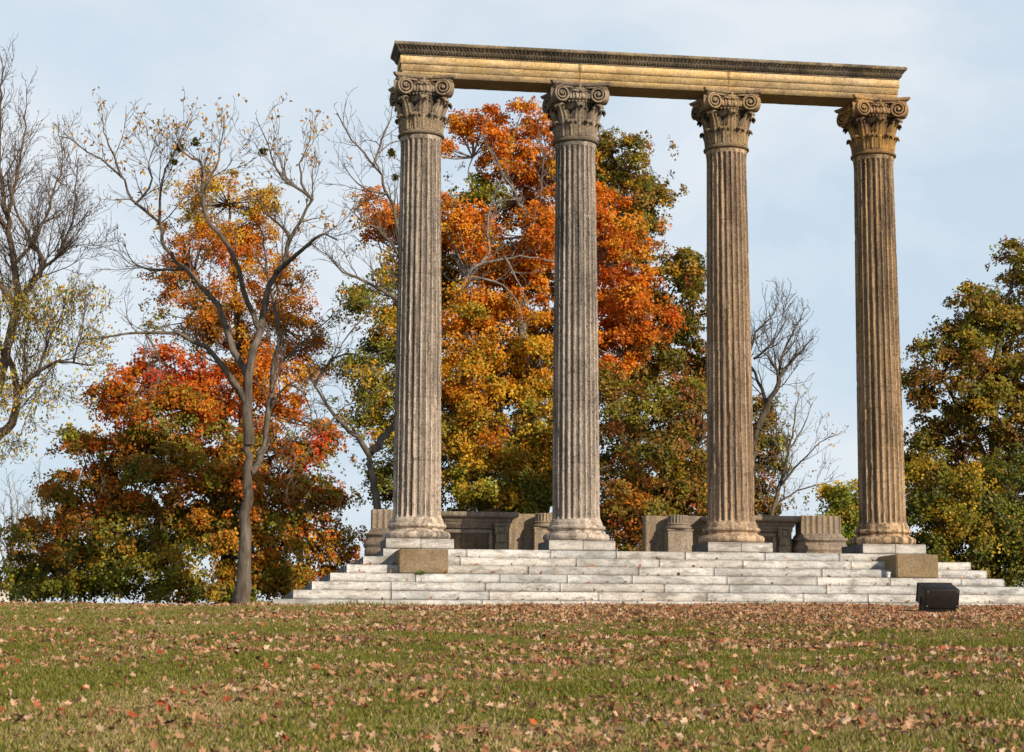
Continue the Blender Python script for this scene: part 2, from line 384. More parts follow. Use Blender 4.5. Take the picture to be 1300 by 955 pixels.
def make_litter(rng):
    n = 700000
    u = rng.random(n)
    y = np.sqrt(10.0**2 + u * (38.5**2 - 10.0**2)); x = rng.uniform(-1, 1, n) * (y * .31 + 4.5)
    f = field(x, y * .55, 11); f2 = field(x * 2.1, y * 1.0, 23)
    f3 = field(x * 4.5, y * 2.2, 31)
    f4 = field(x * 9, y * 4.5, 57)
    patch = np.clip((.30 * f + .35 * f2 + .35 * f3 - .385) * 5.0, .03, 1) * np.clip((f4 - .22) * 2.2, .2, 1.1)
    near = np.clip(1 - (27.0 - y) / 14.0, .30, 1)
    dens = patch * near * np.clip(.60 + x * .07, .22, 1.0)
    dens += .60 * np.exp(-((y - 28.6 - x * .10 - (f2 - .5) * 2.5) / 1.7) ** 2) * np.clip(.40 + x * .10, 0, 1) * np.clip(f3 * .9 + f4 * .5, 0, 1)
    dens *= 1 - .5 * np.clip((y - 33) / 3, 0, 1)
    L = (np.stack([x, y], -1) - ORG[:2]) @ np.stack([dU[:2], dN[:2]], -1)
    drift = np.exp(-np.clip(L[:, 1] - 2.75, 0, 9) / .55) * (L[:, 0] > 1.5) * (L[:, 0] < 13)
    dens = dens + drift * np.clip(.20 + L[:, 0] * .09, 0, 1)
    keep = (rng.random(n) < dens * .80) & ~((L[:, 0] > -2.9) & (L[:, 0] < 12.4) & (L[:, 1] < 2.80) & (L[:, 1] > -6.0))
    x, y, drift = x[keep], y[keep], drift[keep]; n = len(x)
    # a few leaves blown on to the treads
    k = 0
    z = ground(x, y) + rng.uniform(.015, .06, n) + drift * rng.uniform(0, .06, n)
    # leaves caught on the treads of the steps
    m2 = 260; ks = rng.integers(1, 7, m2); uu = rng.uniform(-1.5, 11, m2)
    ww = 2.755 - (ks - 1) * .345 - .345 * rng.random(m2) ** .6 + .02
    P2 = ORG[None] + dU[None] * uu[:, None] + dN[None] * ww[:, None]
    x = np.concatenate([x, P2[:, 0]]); y = np.concatenate([y, P2[:, 1]]); z = np.concatenate([z, np.full(m2, EYE + ZP) - (7 - ks) * RISE + rng.uniform(.012, .04, m2)]); n = len(x)
    # lobed half outlines, midrib along +x
    half = np.array([[-.5, 0], [-.30, .16], [-.26, .34], [-.02, .22], [.10, .42], [.22, .16], [.5, 0]])
    m = len(half)
    tmpl = np.concatenate([half, half[1:-1] * [1, -1]])
    K = len(tmpl)
    sz = .04 + .075 * rng.random(n) ** 1.5
    curl = rng.uniform(-.2, 1.7, n); curl2 = rng.uniform(-.8, 1.0, n)
    P = np.zeros((n, K, 3))
    P[:, :, 0] = tmpl[:, 0]; P[:, :, 1] = tmpl[:, 1] * rng.uniform(.7, 1.1, n)[:, None]
    P[:, :, 2] = curl[:, None] * tmpl[:, 1] ** 2 * 1.6 + curl2[:, None] * tmpl[:, 0] ** 2 * .9 + rng.normal(0, .05, (n, K))
    P *= sz[:, None, None]
    az = rng.uniform(0, 2 * PI, n); tx = rng.normal(0, .75, n); ty = rng.normal(0, .75, n)
    flip = np.where(rng.random(n) < .5, -1, 1)
    P[:, :, 2] *= flip[:, None]
    def rot(P, a, i, j):
        c, s = np.cos(a)[:, None], np.sin(a)[:, None]
        A, B = P[:, :, i].copy(), P[:, :, j].copy()
        P[:, :, i] = c * A - s * B; P[:, :, j] = s * A + c * B
    rot(P, tx, 1, 2); rot(P, ty, 0, 2); rot(P, az, 0, 1)
    P += np.stack([x, y, z], -1)[:, None, :]
    pa = np.arange(m); pb = np.concatenate([[0], np.arange(m, K), [m - 1]])[::-1]
    polys = [(pa[None] + (np.arange(n) * K)[:, None]), (pb[None] + (np.arange(n) * K)[:, None])]
    pal = np.array([[.47, .27, .145], [.39, .20, .10], [.52, .33, .20], [.30, .125, .06], [.54, .39, .26], [.22, .12, .07], [.44, .10, .04]])
    wt = np.array([.28, .24, .18, .11, .10, .06, .03])
    c = pal[rng.choice(len(pal), n, p=wt)] * rng.uniform(.75, 1.2, n)[:, None]
    me = np_mesh('fallen_leaves', P.reshape(-1, 3), polys, False, np.repeat(c, K, 0))
    tag(link('fallen_leaves', me, M['litter']), 'dry curled tan and brown leaves drifted over the lawn before the steps', 'fallen leaves', kind='stuff')

# ------------------------------------------------------------------ stepped platform
RISE, TREAD = .1715, .345
STEP_L = [-2.865, -2.49, -2.135, -1.786, -1.46, -1.125, -.715]
STEP_R = [12.35, 12.05, 11.78, 11.49, 11.28, 11.09, 10.38]
def step_front(k): return .685 + (7 - k) * TREAD

def marble_mesh(name, boxes, rng, bev=.014):
    """blocks [(a,b)] in one mesh, each slightly different in tone and set"""
    mb = MB(); cols = []
    for a, b in boxes:
        n0 = mb.n
        if len(a) == 4: chipped_block(mb, a, b, rng)
        else: mb.box(a, b, bev)
        g = rng.uniform(.74, 1.02); w = rng.uniform(-.02, .03)
        cols.append(np.tile([g + w, g, g - w * 1.3], (mb.n - n0, 1)))
    V = np.concatenate(mb.V); C = np.concatenate(cols)
    return np_mesh(name, V, [np.concatenate(x) for x in mb.P.values()], False, np.clip(C, 0, 1))

def chipped_block(mb, a, b, rng):
    """a step stone whose upper front edge is worn and chipped; a = (x0, front, z0), b = (x1, back, z1)"""
    n = max(6, int((b[0] - a[0]) / .055)); xs = np.linspace(a[0], b[0], n)
    c = .010 + np.abs(rng.normal(0, .004, n))
    for _ in range(int(rng.integers(0, 4))):
        i = int(rng.integers(0, n)); w = int(rng.integers(1, 4)); c[max(0, i - w):i + w] += rng.uniform(.006, .030)
    c[0] += rng.uniform(0, .03); c[-1] += rng.uniform(0, .03)
    wav = np.cumsum(rng.normal(0, .0012, n)); wav -= wav.mean(); yf = a[1] + np.clip(wav, -.006, .006)
    z0, z1, yb = a[2], b[2], b[1]
    e = np.zeros(n); e[0] = e[-1] = .006
    G = np.stack([np.stack([xs, np.full(n, yb), np.full(n, z0)], -1), np.stack([xs, yf + .006, np.full(n, z0)], -1), np.stack([xs, yf + e, np.full(n, z0 + .008)], -1),
                  np.stack([xs, yf + e, z1 - c], -1), np.stack([xs, yf + c * .35, z1 - c * .35], -1), np.stack([xs, yf + c * 1.1, np.full(n, z1)], -1), np.stack([xs, np.full(n, yb), np.full(n, z1)], -1)], 1)
    m = 7
    mb.add(G.reshape(-1, 3), [grid_polys(m, n, True), np.arange(m)[None, :], (np.arange(m) + (n - 1) * m)[::-1][None, :]])

def make_platform(rng):
    root = empty('stepped_platform', loc(0, 0, 0), ANG, 'seven-stepped weathered white marble platform under the four columns', 'stepped platform')
    for k in range(1, 8):
        z1 = ZP - (7 - k) * RISE; z0 = z1 - RISE + (.004 if k > 1 else -.45)
        u0, u1, w1 = STEP_L[k - 1], STEP_R[k - 1], step_front(k)
        back = -4.2 - (7 - k) * TREAD
        boxes = []
        dep = .62
        u = u0; cuts = [u0]
        while True:
            u += rng.uniform(1.25, 2.35)
            if u > u1 - .7: break
            cuts.append(u)
        cuts.append(u1)
        for a, b in zip(cuts[:-1], cuts[1:]):
            g = rng.uniform(.002, .006)
            j = rng.uniform(-.008, .006); jz = rng.uniform(-.007, 0)
            boxes.append(((a + g, -(w1 + j), z0, 1), (b - g, -(w1 - dep), z1 + jz)))
        for side in (0, 1):
            y = -(w1 - dep) + .006
            while y < -back - .3:
                y2 = min(y + rng.uniform(.9, 1.7), -back)
                j = rng.uniform(-.008, .006); jz = rng.uniform(-.007, 0)
                if side == 0: boxes.append(((u0 + j, y + .004, z0), (u0 + dep, y2 - .004, z1 + jz)))
                else: boxes.append(((u1 - dep, y + .004, z0), (u1 + j, y2 - .004, z1 + jz)))
                y = y2
        # paving inside the ring
        if k == 7:
            nx, ny = 8, 3
            xs = np.linspace(u0 + dep, u1 - dep, nx + 1); ys = np.linspace(-(w1 - dep), -back, ny + 1)
            for i in range(nx):
                for q in range(ny):
                    boxes.append(((xs[i] + .004, ys[q] + .004, z0), (xs[i + 1] - .004, ys[q + 1] - .004, z1 - .008 + rng.uniform(-.004, .004))))
        else:
            boxes.append(((u0 + dep + .01, -(w1 - dep) + .01, z0 - .01), (u1 - dep - .01, -back - .01, z1 - .03)))
        me = marble_mesh('step', boxes, rng)
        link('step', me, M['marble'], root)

# ------------------------------------------------------------------ columns
NF = 24
def shaft_mesh():
    z0, z1 = .573, 8.36
    nu = NF * 12
    th = np.arange(nu) * 2 * PI / nu
    zs = np.concatenate([np.linspace(z0, .70, 14), np.linspace(.73, 8.14, 190), np.linspace(8.17, z1, 16)])
    joints = [1.75, 3.0, 4.32, 5.5, 6.85]
    for j in joints: zs = np.concatenate([zs, [j - .012, j - .004, j + .004, j + .012]])
    zs = np.sort(zs)
    G = np.zeros((len(zs), nu, 3)); D = np.zeros((len(zs), nu))
    ph = (np.arange(nu) % 12) / 12.0
    x = np.abs(ph - .5) * 2                                    # 0 mid flute, 1 mid fillet
    for i, z in enumerate(zs):
        t = (z - .75) / (8.1 - .75)
        R = .478 - .066 * np.clip(t, 0, 1) ** 1.35
        if z < .75: R += .052 * ((.75 - z) / .177) ** 2.2
        if z > 8.10: R += .022 * ((z - 8.10) / .26) ** 2
        fw = .80
        e = min((z - .628) / .05, (8.285 - z) / .05)
        if e <= 0: k = 0
        elif e < 1: k = math.sqrt(1 - (1 - e) ** 2)
        else: k = 1
        fl = np.where(x < fw * max(k, 1e-3), np.sqrt(np.clip(1 - (x / (fw * max(k, 1e-3))) ** 2, 0, 1)), 0) * k
        r = R - fl * .044 * (R / .45)
        dj = min(abs(z - j) for j in joints)
        if dj < .006: r = r - .003
        G[i, :, 0] = r * np.cos(th); G[i, :, 1] = r * np.sin(th); G[i, :, 2] = z
        D[i] = fl * .5 + (0.22 if dj < .006 else 0)  # flute hollows coloured darker for both shade and dirt; joints dark too
    # small losses along the arrises
    rr = np.random.default_rng(3)
    ero = rr.random((len(zs), nu)) ** 6 * .012
    nrmv = G.copy(); nrmv[:, :, 2] = 0; nrmv = nrm(nrmv)
    crest = np.clip((x - .62) / .3, 0, 1)[None, :]             # only the arrises between flutes break away
    for _ in range(230):
        zc, ac = rr.uniform(.7, 8.2), rr.uniform(0, 2 * PI)
        hz, ha = rr.uniform(.03, .16), rr.uniform(.04, .09)
        da = np.abs((th - ac + PI) % (2 * PI) - PI)
        w = np.clip(1 - ((zs[:, None] - zc) / hz) ** 2 - (da[None, :] / ha) ** 2, 0, 1)
        ero += np.sqrt(w) * crest * rr.uniform(.012, .032)
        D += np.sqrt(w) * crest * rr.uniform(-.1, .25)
    G -= nrmv * ero[:, :, None]
    jn = np.array([0] + joints); dv = rr.random(len(jn)); dz = dv[np.searchsorted(np.array(joints), zs)]
    I = grid_polys(nu, len(zs), True)
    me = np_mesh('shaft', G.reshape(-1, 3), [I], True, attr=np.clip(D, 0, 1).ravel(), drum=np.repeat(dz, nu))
    me.set_sharp_from_angle(angle=math.radians(40))
    return me

def base_mesh():
    mb = MB()
    prof = [(.60, .200)]
    for k in range(11):
        a = -PI / 2 + PI * k / 10
        prof.append((.592 + .080 * math.cos(a), .279 + .079 * math.sin(a)))
    prof += [(.575, .362), (.572, .372)]
    for k in range(7):                                         # scotia
        a = PI * k / 6
        prof.append((.560 - .030 * math.sin(a), .374 + .050 * k / 6))
    prof += [(.562, .428)]
    for k in range(9):
        a = -PI / 2 + PI * k / 8
        prof.append((.545 + .042 * math.cos(a), .472 + .042 * math.sin(a)))
    prof += [(.540, .518), (.540, .545), (.528, .549), (.528, .575), (.40, .577)]
    mb.lathe(prof, 80)
    me = mb.mesh('base', True); me.set_sharp_from_angle(angle=math.radians(35)); return me

def leaf_profile(mb, ang, z0, z1, r0, r1, width, curl):
    """acanthus leaf: rises along the bell, rolls outward at the tip; ribs and lobed edges"""
    nu, nv = 17, 26
    G = np.zeros((nv, nu, 3)); D = np.zeros((nv, nu))
    H = z1 - z0
    for j in range(nv):
        v = j / (nv - 1)
        if v < .68:
            q = v / .68
            rr = r0 + .018 * q + (r1 - r0) * .42 * q ** 3; zz = z0 + (H - curl) * q
            dr, dz = (r1 - r0) * 1.2 * q * q + .02, 1.0
        else:
            q = (v - .68) / .32
            a = q * PI * 1.0
            rc = r0 + .018 + (r1 - r0) * .42
            rad = (r1 - rc) / 2
            rr = rc + rad * (1 - math.cos(min(a, PI))) + (0 if a < PI else -.02 * (a - PI)); zz = z1 - curl + curl * math.sin(a) * 1.0
            dr, dz = math.sin(a), math.cos(a)
        l = math.hypot(dr, dz); nr, nz = dz / l, -dr / l            # outward surface normal (r, z)
        wv = width * (.86 + .34 * math.sin(PI * min(v / .62, 1)) * .6) * (1 if v < .62 else max(.25, 1 - ((v - .62) / .38) ** 2 * .62))
        lob = 1 + .10 * math.sin(v * 2 * PI * 4.5)
        for i in range(nu):
            u = (i / (nu - 1)) * 2 - 1
            off = .014 * math.cos(u * PI * 4) * (1 - v * .35) + .022 * (1 - abs(u)) ** 1.5 - .012 * u * u
            wl = wv * (1 + (lob - 1) * abs(u) ** 2) / 2 * u
            edge = -.03 * abs(u) ** 3 if v < .66 else -.045 * abs(u) ** 2.2
            R = rr + nr * (off) + (edge if v < .66 else 0); Z = zz + nz * off + (edge if v >= .66 else 0)
            aa = ang + wl / max(R, .2)
            G[j, i] = (R * math.cos(aa), R * math.sin(aa), Z)
            D[j, i] = np.clip(.50 - off * 22, 0, .75) - (.25 if .7 < v < .9 else 0)  # shade painted between the ribs, rolled tip kept lighter as if lit
    # give the leaf a back so that it has thickness
    mb.grid(G, False, np.clip(D, 0, 1).ravel())
    c = np.array([math.cos(ang), math.sin(ang), 0]) * .022
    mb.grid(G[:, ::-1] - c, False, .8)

def capital_parts(parent):
    """bell with egg band; abacus, volutes and acanthus leaves as its parts"""
    mb = MB()
    prof = [(.40, 8.36), (.43, 8.362), (.452, 8.375)]
    for k in range(9):
        a = -PI / 2 + PI * k / 8
        prof.append((.452 + .026 * math.cos(a), 8.405 + .030 * math.sin(a)))
    prof += [(.440, 8.44), (.432, 8.47), (.405, 8.485), (.398, 8.70), (.398, 8.95), (.415, 9.10), (.44, 9.17), (.452, 9.19), (.452, 9.21), (.46, 9.22)]
    for k in range(7):
        a = -PI / 2 + PI * k / 6
        prof.append((.462 + .055 * math.cos(a), 9.29 + .07 * math.sin(a)))
    prof += [(.45, 9.37), (.44, 9.49), (.3, 9.49)]
    mb.lathe(prof, 72)
    mb.D[-1][:] = .0
    V = mb.V[-1]
    mb.D[-1] = np.where((V[:, 2] > 8.5) & (V[:, 2] < 9.2), .95, .10) + np.where(V[:, 2] > 9.36, .5, 0) + np.where((V[:, 2] > 8.372) & (V[:, 2] < 8.45), .50, 0)  # shade between leaves and under abacus painted on bell; astragal ring darker
    # egg and dart round the echinus, bead row under it
    for k in range(24):
        a = 2 * PI * (k + .5) / 24
        c = np.array([math.cos(a), math.sin(a), 0])
        bm = bmesh.new(); bmesh.ops.create_uvsphere(bm, u_segments=10, v_segments=7, radius=1)
        t = np.array([-c[1], c[0], 0])
        for v in bm.verts:
            q = v.co; p = c * (.508 + q.x * .034) + t * (q.y * .038) + np.array([0, 0, 9.295 + q.z * .066 - abs(q.y) * .0])
            v.co = Vector(p)
        mb.bm(bm)
        a2 = a + PI / 24; c2 = np.array([math.cos(a2), math.sin(a2), 0])
        mb.tube([c2 * .515 + [0, 0, 9.36], c2 * .525 + [0, 0, 9.29], c2 * .50 + [0, 0, 9.225]], [.012, .010, .004], 5)
    for k in range(40):
        a = 2 * PI * k / 40
        bm = bmesh.new(); bmesh.ops.create_icosphere(bm, subdivisions=1, radius=.022)
        for v in bm.verts: v.co += Vector((.462 * math.cos(a), .462 * math.sin(a), 9.195))
        mb.bm(bm)
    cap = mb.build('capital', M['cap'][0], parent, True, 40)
    # abacus: concave sides, cut horns, moulded edge
    ab = MB()
    layers = [(9.475, .80), (9.490, .90), (9.500, .925), (9.512, .93), (9.514, .965), (9.535, .985), (9.562, 1.0), (9.571, .997)]
    ring = []
    for q in range(4):
        pts = []
        for k in range(17):
            s = -1 + 2 * k / 16
            x = s * .595; y = -(.490 + .150 * abs(s) ** 2.0)
            pts.append((x, y))
        a = q * PI / 2
        ring += [(x * math.cos(a) - y * math.sin(a), x * math.sin(a) + y * math.cos(a)) for x, y in pts]
    ring = np.array(ring); n = len(ring)
    G = np.zeros((len(layers), n, 3)); D = np.zeros((len(layers), n))
    for j, (z, s) in enumerate(layers):
        G[j, :, :2] = ring * s; G[j, :, 2] = z; D[j] = .5 if j < 4 else .15
    ab.add(G.reshape(-1, 3), [grid_polys(n, len(layers), True), (np.arange(n) + (len(layers) - 1) * n)[None], np.arange(n)[::-1][None]], D.ravel())
    # flower in the middle of each side
    for q in range(4):
        a = q * PI / 2
        Rz = np.array([[math.cos(a), -math.sin(a), 0], [math.sin(a), math.cos(a), 0], [0, 0, 1]])
        for dx, dz, sx, sy, sz in ((0, 9.43, .05, .045, .05), (-.06, 9.44, .04, .03, .03), (.06, 9.44, .04, .03, .03), (0, 9.49, .035, .035, .04), (-.10, 9.40, .045, .025, .022), (.10, 9.40, .045, .025, .022), (-.045, 9.39, .03, .03, .03), (.045, 9.39, .03, .03, .03)):
            bm = bmesh.new(); bmesh.ops.create_icosphere(bm, subdivisions=2, radius=1)
            for v in bm.verts: v.co = Vector(Rz @ np.array([dx + v.co.x * sx, -.505 + v.co.y * sy, dz + v.co.z * sz]))
            ab.bm(bm)
    ab.build('abacus', M['cap'][0], cap, True, 30)
    # volutes: one scroll seen on each face beside every horn
    def volute(q, sgn):
        v = MB()
        cx, cy, cz = sgn * .372, -.555, 9.318
        tilt = sgn * .30
        R0 = .166
        def place(lx, lz, ly):
            # local disc axes: x across, z up, y out of the face (negative = outward)
            X = lx * math.cos(tilt) + ly * math.sin(tilt); Yy = -lx * math.sin(tilt) + ly * math.cos(tilt)
            p = np.array([cx + X, cy + Yy, cz + lz]); a = q * PI / 2
            return np.array([p[0] * math.cos(a) - p[1] * math.sin(a), p[0] * math.sin(a) + p[1] * math.cos(a), p[2]])
        n = 40; prof = [(1.0, .17), (1.0, .015), (.97, 0.0), (.90, 0.0), (.86, .034), (.0, .036)]
        G = np.zeros((len(prof), n, 3)); D = np.zeros((len(prof), n))
        for j, (rf, dep) in enumerate(prof):
            for i in range(n):
                th = 2 * PI * i / n
                G[j, i] = place(rf * R0 * math.cos(th) * (-sgn), rf * R0 * math.sin(th), dep)
            D[j] = .85 if dep >= .02 else .0  # sunk face of the scroll painted dark for its recess shade
        v.grid(G, True, D.ravel())
        pts, rad = [], []
        for i in range(74):
            t = i / 73
            th = PI / 2 - sgn * 0 + t * 2 * PI * 2.35
            r = R0 * (.93 * (1 - t) ** .95 + .17)
            if r > R0 * .93: r = R0 * .93
            pts.append(place(sgn * -r * math.cos(th) * -1 if False else sgn * r * math.cos(PI - th), r * math.sin(th), .006)); rad.append(.021 - .009 * t)
        v.tube(pts, rad, 7)
        bm = bmesh.new(); bmesh.ops.create_icosphere(bm, subdivisions=2, radius=.034)
        c = place(0, 0, .004)
        for w in bm.verts: w.co += Vector(c)
        v.bm(bm)
        # band that runs from the scroll in under the abacus
        v.tube([place(-sgn * x, .150 + .012 * x, .02) for x in np.linspace(-.02, .27, 6)], [.018] * 5 + [.008], 6)
        return v.build('volute', M['cap'][0], cap, True, 40)
    for q in range(4):
        for sgn in (-1, 1): volute(q, sgn)
    # body of stone behind the scrolls, on the diagonals
    for q in range(4):
        a = PI / 4 + q * PI / 2
        b = MB()
        prof = [(.36, 9.20), (.60, 9.20), (.70, 9.26), (.735, 9.33), (.735, 9.40), (.755, 9.46), (.775, 9.478), (.36, 9.478)]
        hw = [.10, .07, .055, .05, .05, .055, .06, .10]
        for s in (0,):
            L = np.array([[r * math.cos(a) - h * math.sin(a), r * math.sin(a) + h * math.cos(a), z] for (r, z), h in zip(prof, hw)])
            Rr = np.array([[r * math.cos(a) + h * math.sin(a), r * math.sin(a) - h * math.cos(a), z] for (r, z), h in zip(prof, hw)])
            n = len(prof)
            side = np.array([[i, (i + 1) % n, n + (i + 1) % n, n + i] for i in range(n)])
            b.add(np.concatenate([L, Rr]), [side, np.arange(n)[::-1][None], (np.arange(n) + n)[None]], .4)
        b.build('horn', M['cap'][0], cap, False)
    for k in range(8):
        l = MB(); leaf_profile(l, PI / 8 + k * PI / 4, 8.478, 8.815, .415, .545, .285, .060)
        l.build('acanthus_leaf', M['cap'][0], cap, True)
    for k in range(8):
        l = MB(); leaf_profile(l, k * PI / 4, 8.478, 9.155, .425, .625 if k % 2 == 0 else .665, .315, .085)
        l.build('acanthus_leaf', M['cap'][0], cap, True)

def children(o): return [c for c in bpy.data.objects if c.parent == o]
def copy_tree(o, parent=None):
    c = o.copy(); COL.objects.link(c); c.parent = parent
    for ch in children(o): copy_tree(ch, c)
    return c
def set_mat(o, mat):
    if o.type == 'MESH':
        for s in o.material_slots: s.link = 'OBJECT'; s.material = mat

def make_columns(rng):
    root = empty('fluted_column', loc(0, 0, ZP), ANG)
    boxes = [((-.665, -.665, .002), (.012 - .0, .665, .196)), ((.018, -.665, .002), (.665, .665, .194))]
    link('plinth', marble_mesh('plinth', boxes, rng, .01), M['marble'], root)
    link('base', base_mesh(), M['col0'], root)
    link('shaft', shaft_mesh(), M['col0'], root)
    capital_parts(root)
    labels = ['pale grey fluted column with leafy capital, the leftmost, behind the left brown block',
              'dark-streaked grey fluted column, second from the left, orange maple behind both sides',
              'brownish fluted column, third from the left, a bare tree on its right',
              'ochre-stained fluted column at the right end, against open sky, beside the right brown block']
    for k in range(4):
        c = root if k == 0 else copy_tree(root)
        c.location = loc(k * S, 0, ZP)
        tag(c, labels[k], 'column', 'fluted columns of the colonnade')
        if k: c.rotation_euler[2] = ANG
        for ch in children(c):
            nm = ch.name.split('.')[0]
            if nm == 'shaft': ch.rotation_euler[2] = (k * 5 + 2) * 2 * PI / NF
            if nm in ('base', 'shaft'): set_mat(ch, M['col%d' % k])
            if nm == 'capital':
                set_mat(ch, M['cap'][k])
                for g in children(ch): set_mat(g, M['cap'][k])

# ------------------------------------------------------------------ entablature
def sweep_rect(mb, u0, u1, w, prof, nu=0, orn=None):
    """moulding profile [(out, z, dirt)] swept round a rectangle u0..u1, -w..w with mitred corners"""
    prof = np.array(prof, float); n = len(prof)
    corners = [(u0, -w, -1, -1), (u1, -w, 1, -1), (u1, w, 1, 1), (u0, w, -1, 1)]
    for q in range(4):
        a, b = corners[q], corners[(q + 1) % 4]
        Ls = math.hypot(b[0] - a[0], b[1] - a[1])
        ns = max(2, int(Ls / .0125)) if orn is not None else max(2, int(Ls / .07)) if nu else 2
        t = np.linspace(0, 1, ns)
        o = prof[:, 0][:, None]
        A = np.stack([a[0] + a[2] * o[:, 0], a[1] + a[3] * o[:, 0], prof[:, 1]], -1)
        B = np.stack([b[0] + b[2] * o[:, 0], b[1] + b[3] * o[:, 0], prof[:, 1]], -1)
        G = A[:, None, :] * (1 - t)[None, :, None] + B[:, None, :] * t[None, :, None]
        D = np.repeat(prof[:, 2][:, None], ns, 1)
        if nu and ns > 4:                                       # worn arrises
            jr = np.random.default_rng(q + int(u0 * 10) + 40).normal(0, .0014, (n, ns)); jr[:, 0] = jr[:, -1] = 0
            G[:, :, 2] += jr; D = np.clip(D + np.abs(jr) * 55, 0, 1)
        if orn is not None:
            dirv = np.array([(b[0] - a[0]) / Ls, (b[1] - a[1]) / Ls]); out = np.array([dirv[1], -dirv[0], 0])
            s0 = t * Ls
            for j in range(n):
                amp, pitch, sh = orn[j]
                if amp:
                    s = s0 + .010 * np.sin(s0 * 7.3 + j) + .006 * np.sin(s0 * 23.1)
                    wv = np.abs(np.sin(PI * (s / pitch + sh)))
                    G[j] += out * (amp * (wv - .6))[:, None]
                    D[j] = np.clip(D[j] + (.75 - wv) * .7, 0, 1)
        mb.grid(G, False, D.ravel())
    # lid, and an underside painted darker for the shade beneath it
    for j, flip in ((0, True), (n - 1, False)):
        V = np.array([[c[0] + c[2] * prof[j, 0], c[1] + c[3] * prof[j, 0], prof[j, 1]] for c in corners])
        mb.add(V, [np.array([[0, 1, 2, 3]])[:, ::(-1 if flip else 1)]], .62 if flip else .2)

def make_entablature(rng):
    root = empty('entablature', loc(0, 0, 0), ANG, 'long stone beam with ochre face and dark carved cornice across the column tops', 'entablature')
    zb = 11.364
    mb = MB()
    cuts = [-.43, S * 1 + .03, S * 2 - .02, 10.06]
    for a, b in zip(cuts[:-1], cuts[1:]):
        a2 = a + (.004 if a > -.4 else 0); b2 = b - (.004 if b < 10 else 0)
        prof = [(-.02, zb, 1), (0, zb, .55), (0, zb + .122, .0), (.004, zb + .126, .5), (.020, zb + .128, .3), (.020, zb + .262, .0), (.024, zb + .266, .5), (.042, zb + .268, .3), (.042, zb + .426, .05), (.0, zb + .430, .2)]
        sweep_rect(mb, a2, b2, .335, prof, nu=1)
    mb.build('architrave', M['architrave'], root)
    z = zb + .426
    prof = [(.030, z, .4), (.052, z + .001, .3), (.060, z + .022, .2), (.050, z + .026, .6)]
    orn = [(0, 1, 0)] * 4
    for k in range(6):                                          # egg row
        q = k / 5; prof.append((.060 + .040 * math.sin(q * PI * .55), z + .030 + .060 * q, .68)); orn.append((.030 * math.sin(PI * (q * .8 + .1)), .058, 0))
    prof += [(.104, z + .094, .6), (.112, z + .098, .3), (.112, z + .106, .2)]; orn += [(0, 1, 0)] * 3
    for k in range(6):                                          # leaf row
        q = k / 5; prof.append((.112 + .062 * q ** 1.3, z + .110 + .075 * q, .62)); orn.append((.022 * math.sin(PI * (q * .8 + .1)), .075, .3))
    prof += [(.178, z + .187, .5), (.190, z + .192, .1), (.192, z + .255, .0), (.15, z + .258, .1)]; orn += [(0, 1, 0)] * 4
    mb = MB()
    sweep_rect(mb, -.41, 10.04, .33, prof, orn=orn)
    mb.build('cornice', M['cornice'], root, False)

# ------------------------------------------------------------------ stone fragments on the platform
def make_blocks():
    for u0, u1, wb, lab in ((-.494, .435, .50, 'plain brown stone block on the steps before the leftmost column'),
                            (9.274, 10.126, .50, 'plain brown stone block on the steps before the right end column')):
        z0 = ZP - 3 * RISE + .001
        h = ZP - .058 - z0; wf = step_front(4) - .012
        mb = MB(); bm = bmesh.new()
        bmesh.ops.create_cube(bm, size=1)
        for v in bm.verts:
            v.co = Vector((v.co.x * (u1 - u0), v.co.y * (wf - wb), v.co.z * h + h / 2))
        bmesh.ops.bevel(bm, geom=bm.edges[:], offset=.016, segments=3, affect='EDGES')
        bmesh.ops.subdivide_edges(bm, edges=[e for e in bm.edges if e.calc_length() > .2], cuts=5, use_grid_fill=True)
        for v in bm.verts:
            n = mnoise.noise(Vector((v.co.x * 5 + u0, v.co.y * 5, v.co.z * 5))) * .006
            v.co += v.co.normalized() * n
        mb.bm(bm)
        o = mb.build('stone_block', M['block'], None, True, 50)
        o.location = loc((u0 + u1) / 2, (wf + wb) / 2, z0); o.rotation_euler = (0, 0, ANG)
        tag(o, lab, 'stone block', 'brown blocks on the steps')

def rect_rings(mb, rings, chamfer=0.0):
    """stack of rectangles [(hx, y0, y1, z)] joined by faces"""
    G = np.array([[[-hx, y0, z], [hx, y0, z], [hx, y1, z], [-hx, y1, z]] for hx, y0, y1, z in rings])
    mb.add(G.reshape(-1, 3), [grid_polys(4, len(rings), True), np.array([[3, 2, 1, 0]]), np.array([[0, 1, 2, 3]]) + 4 * (len(rings) - 1)])

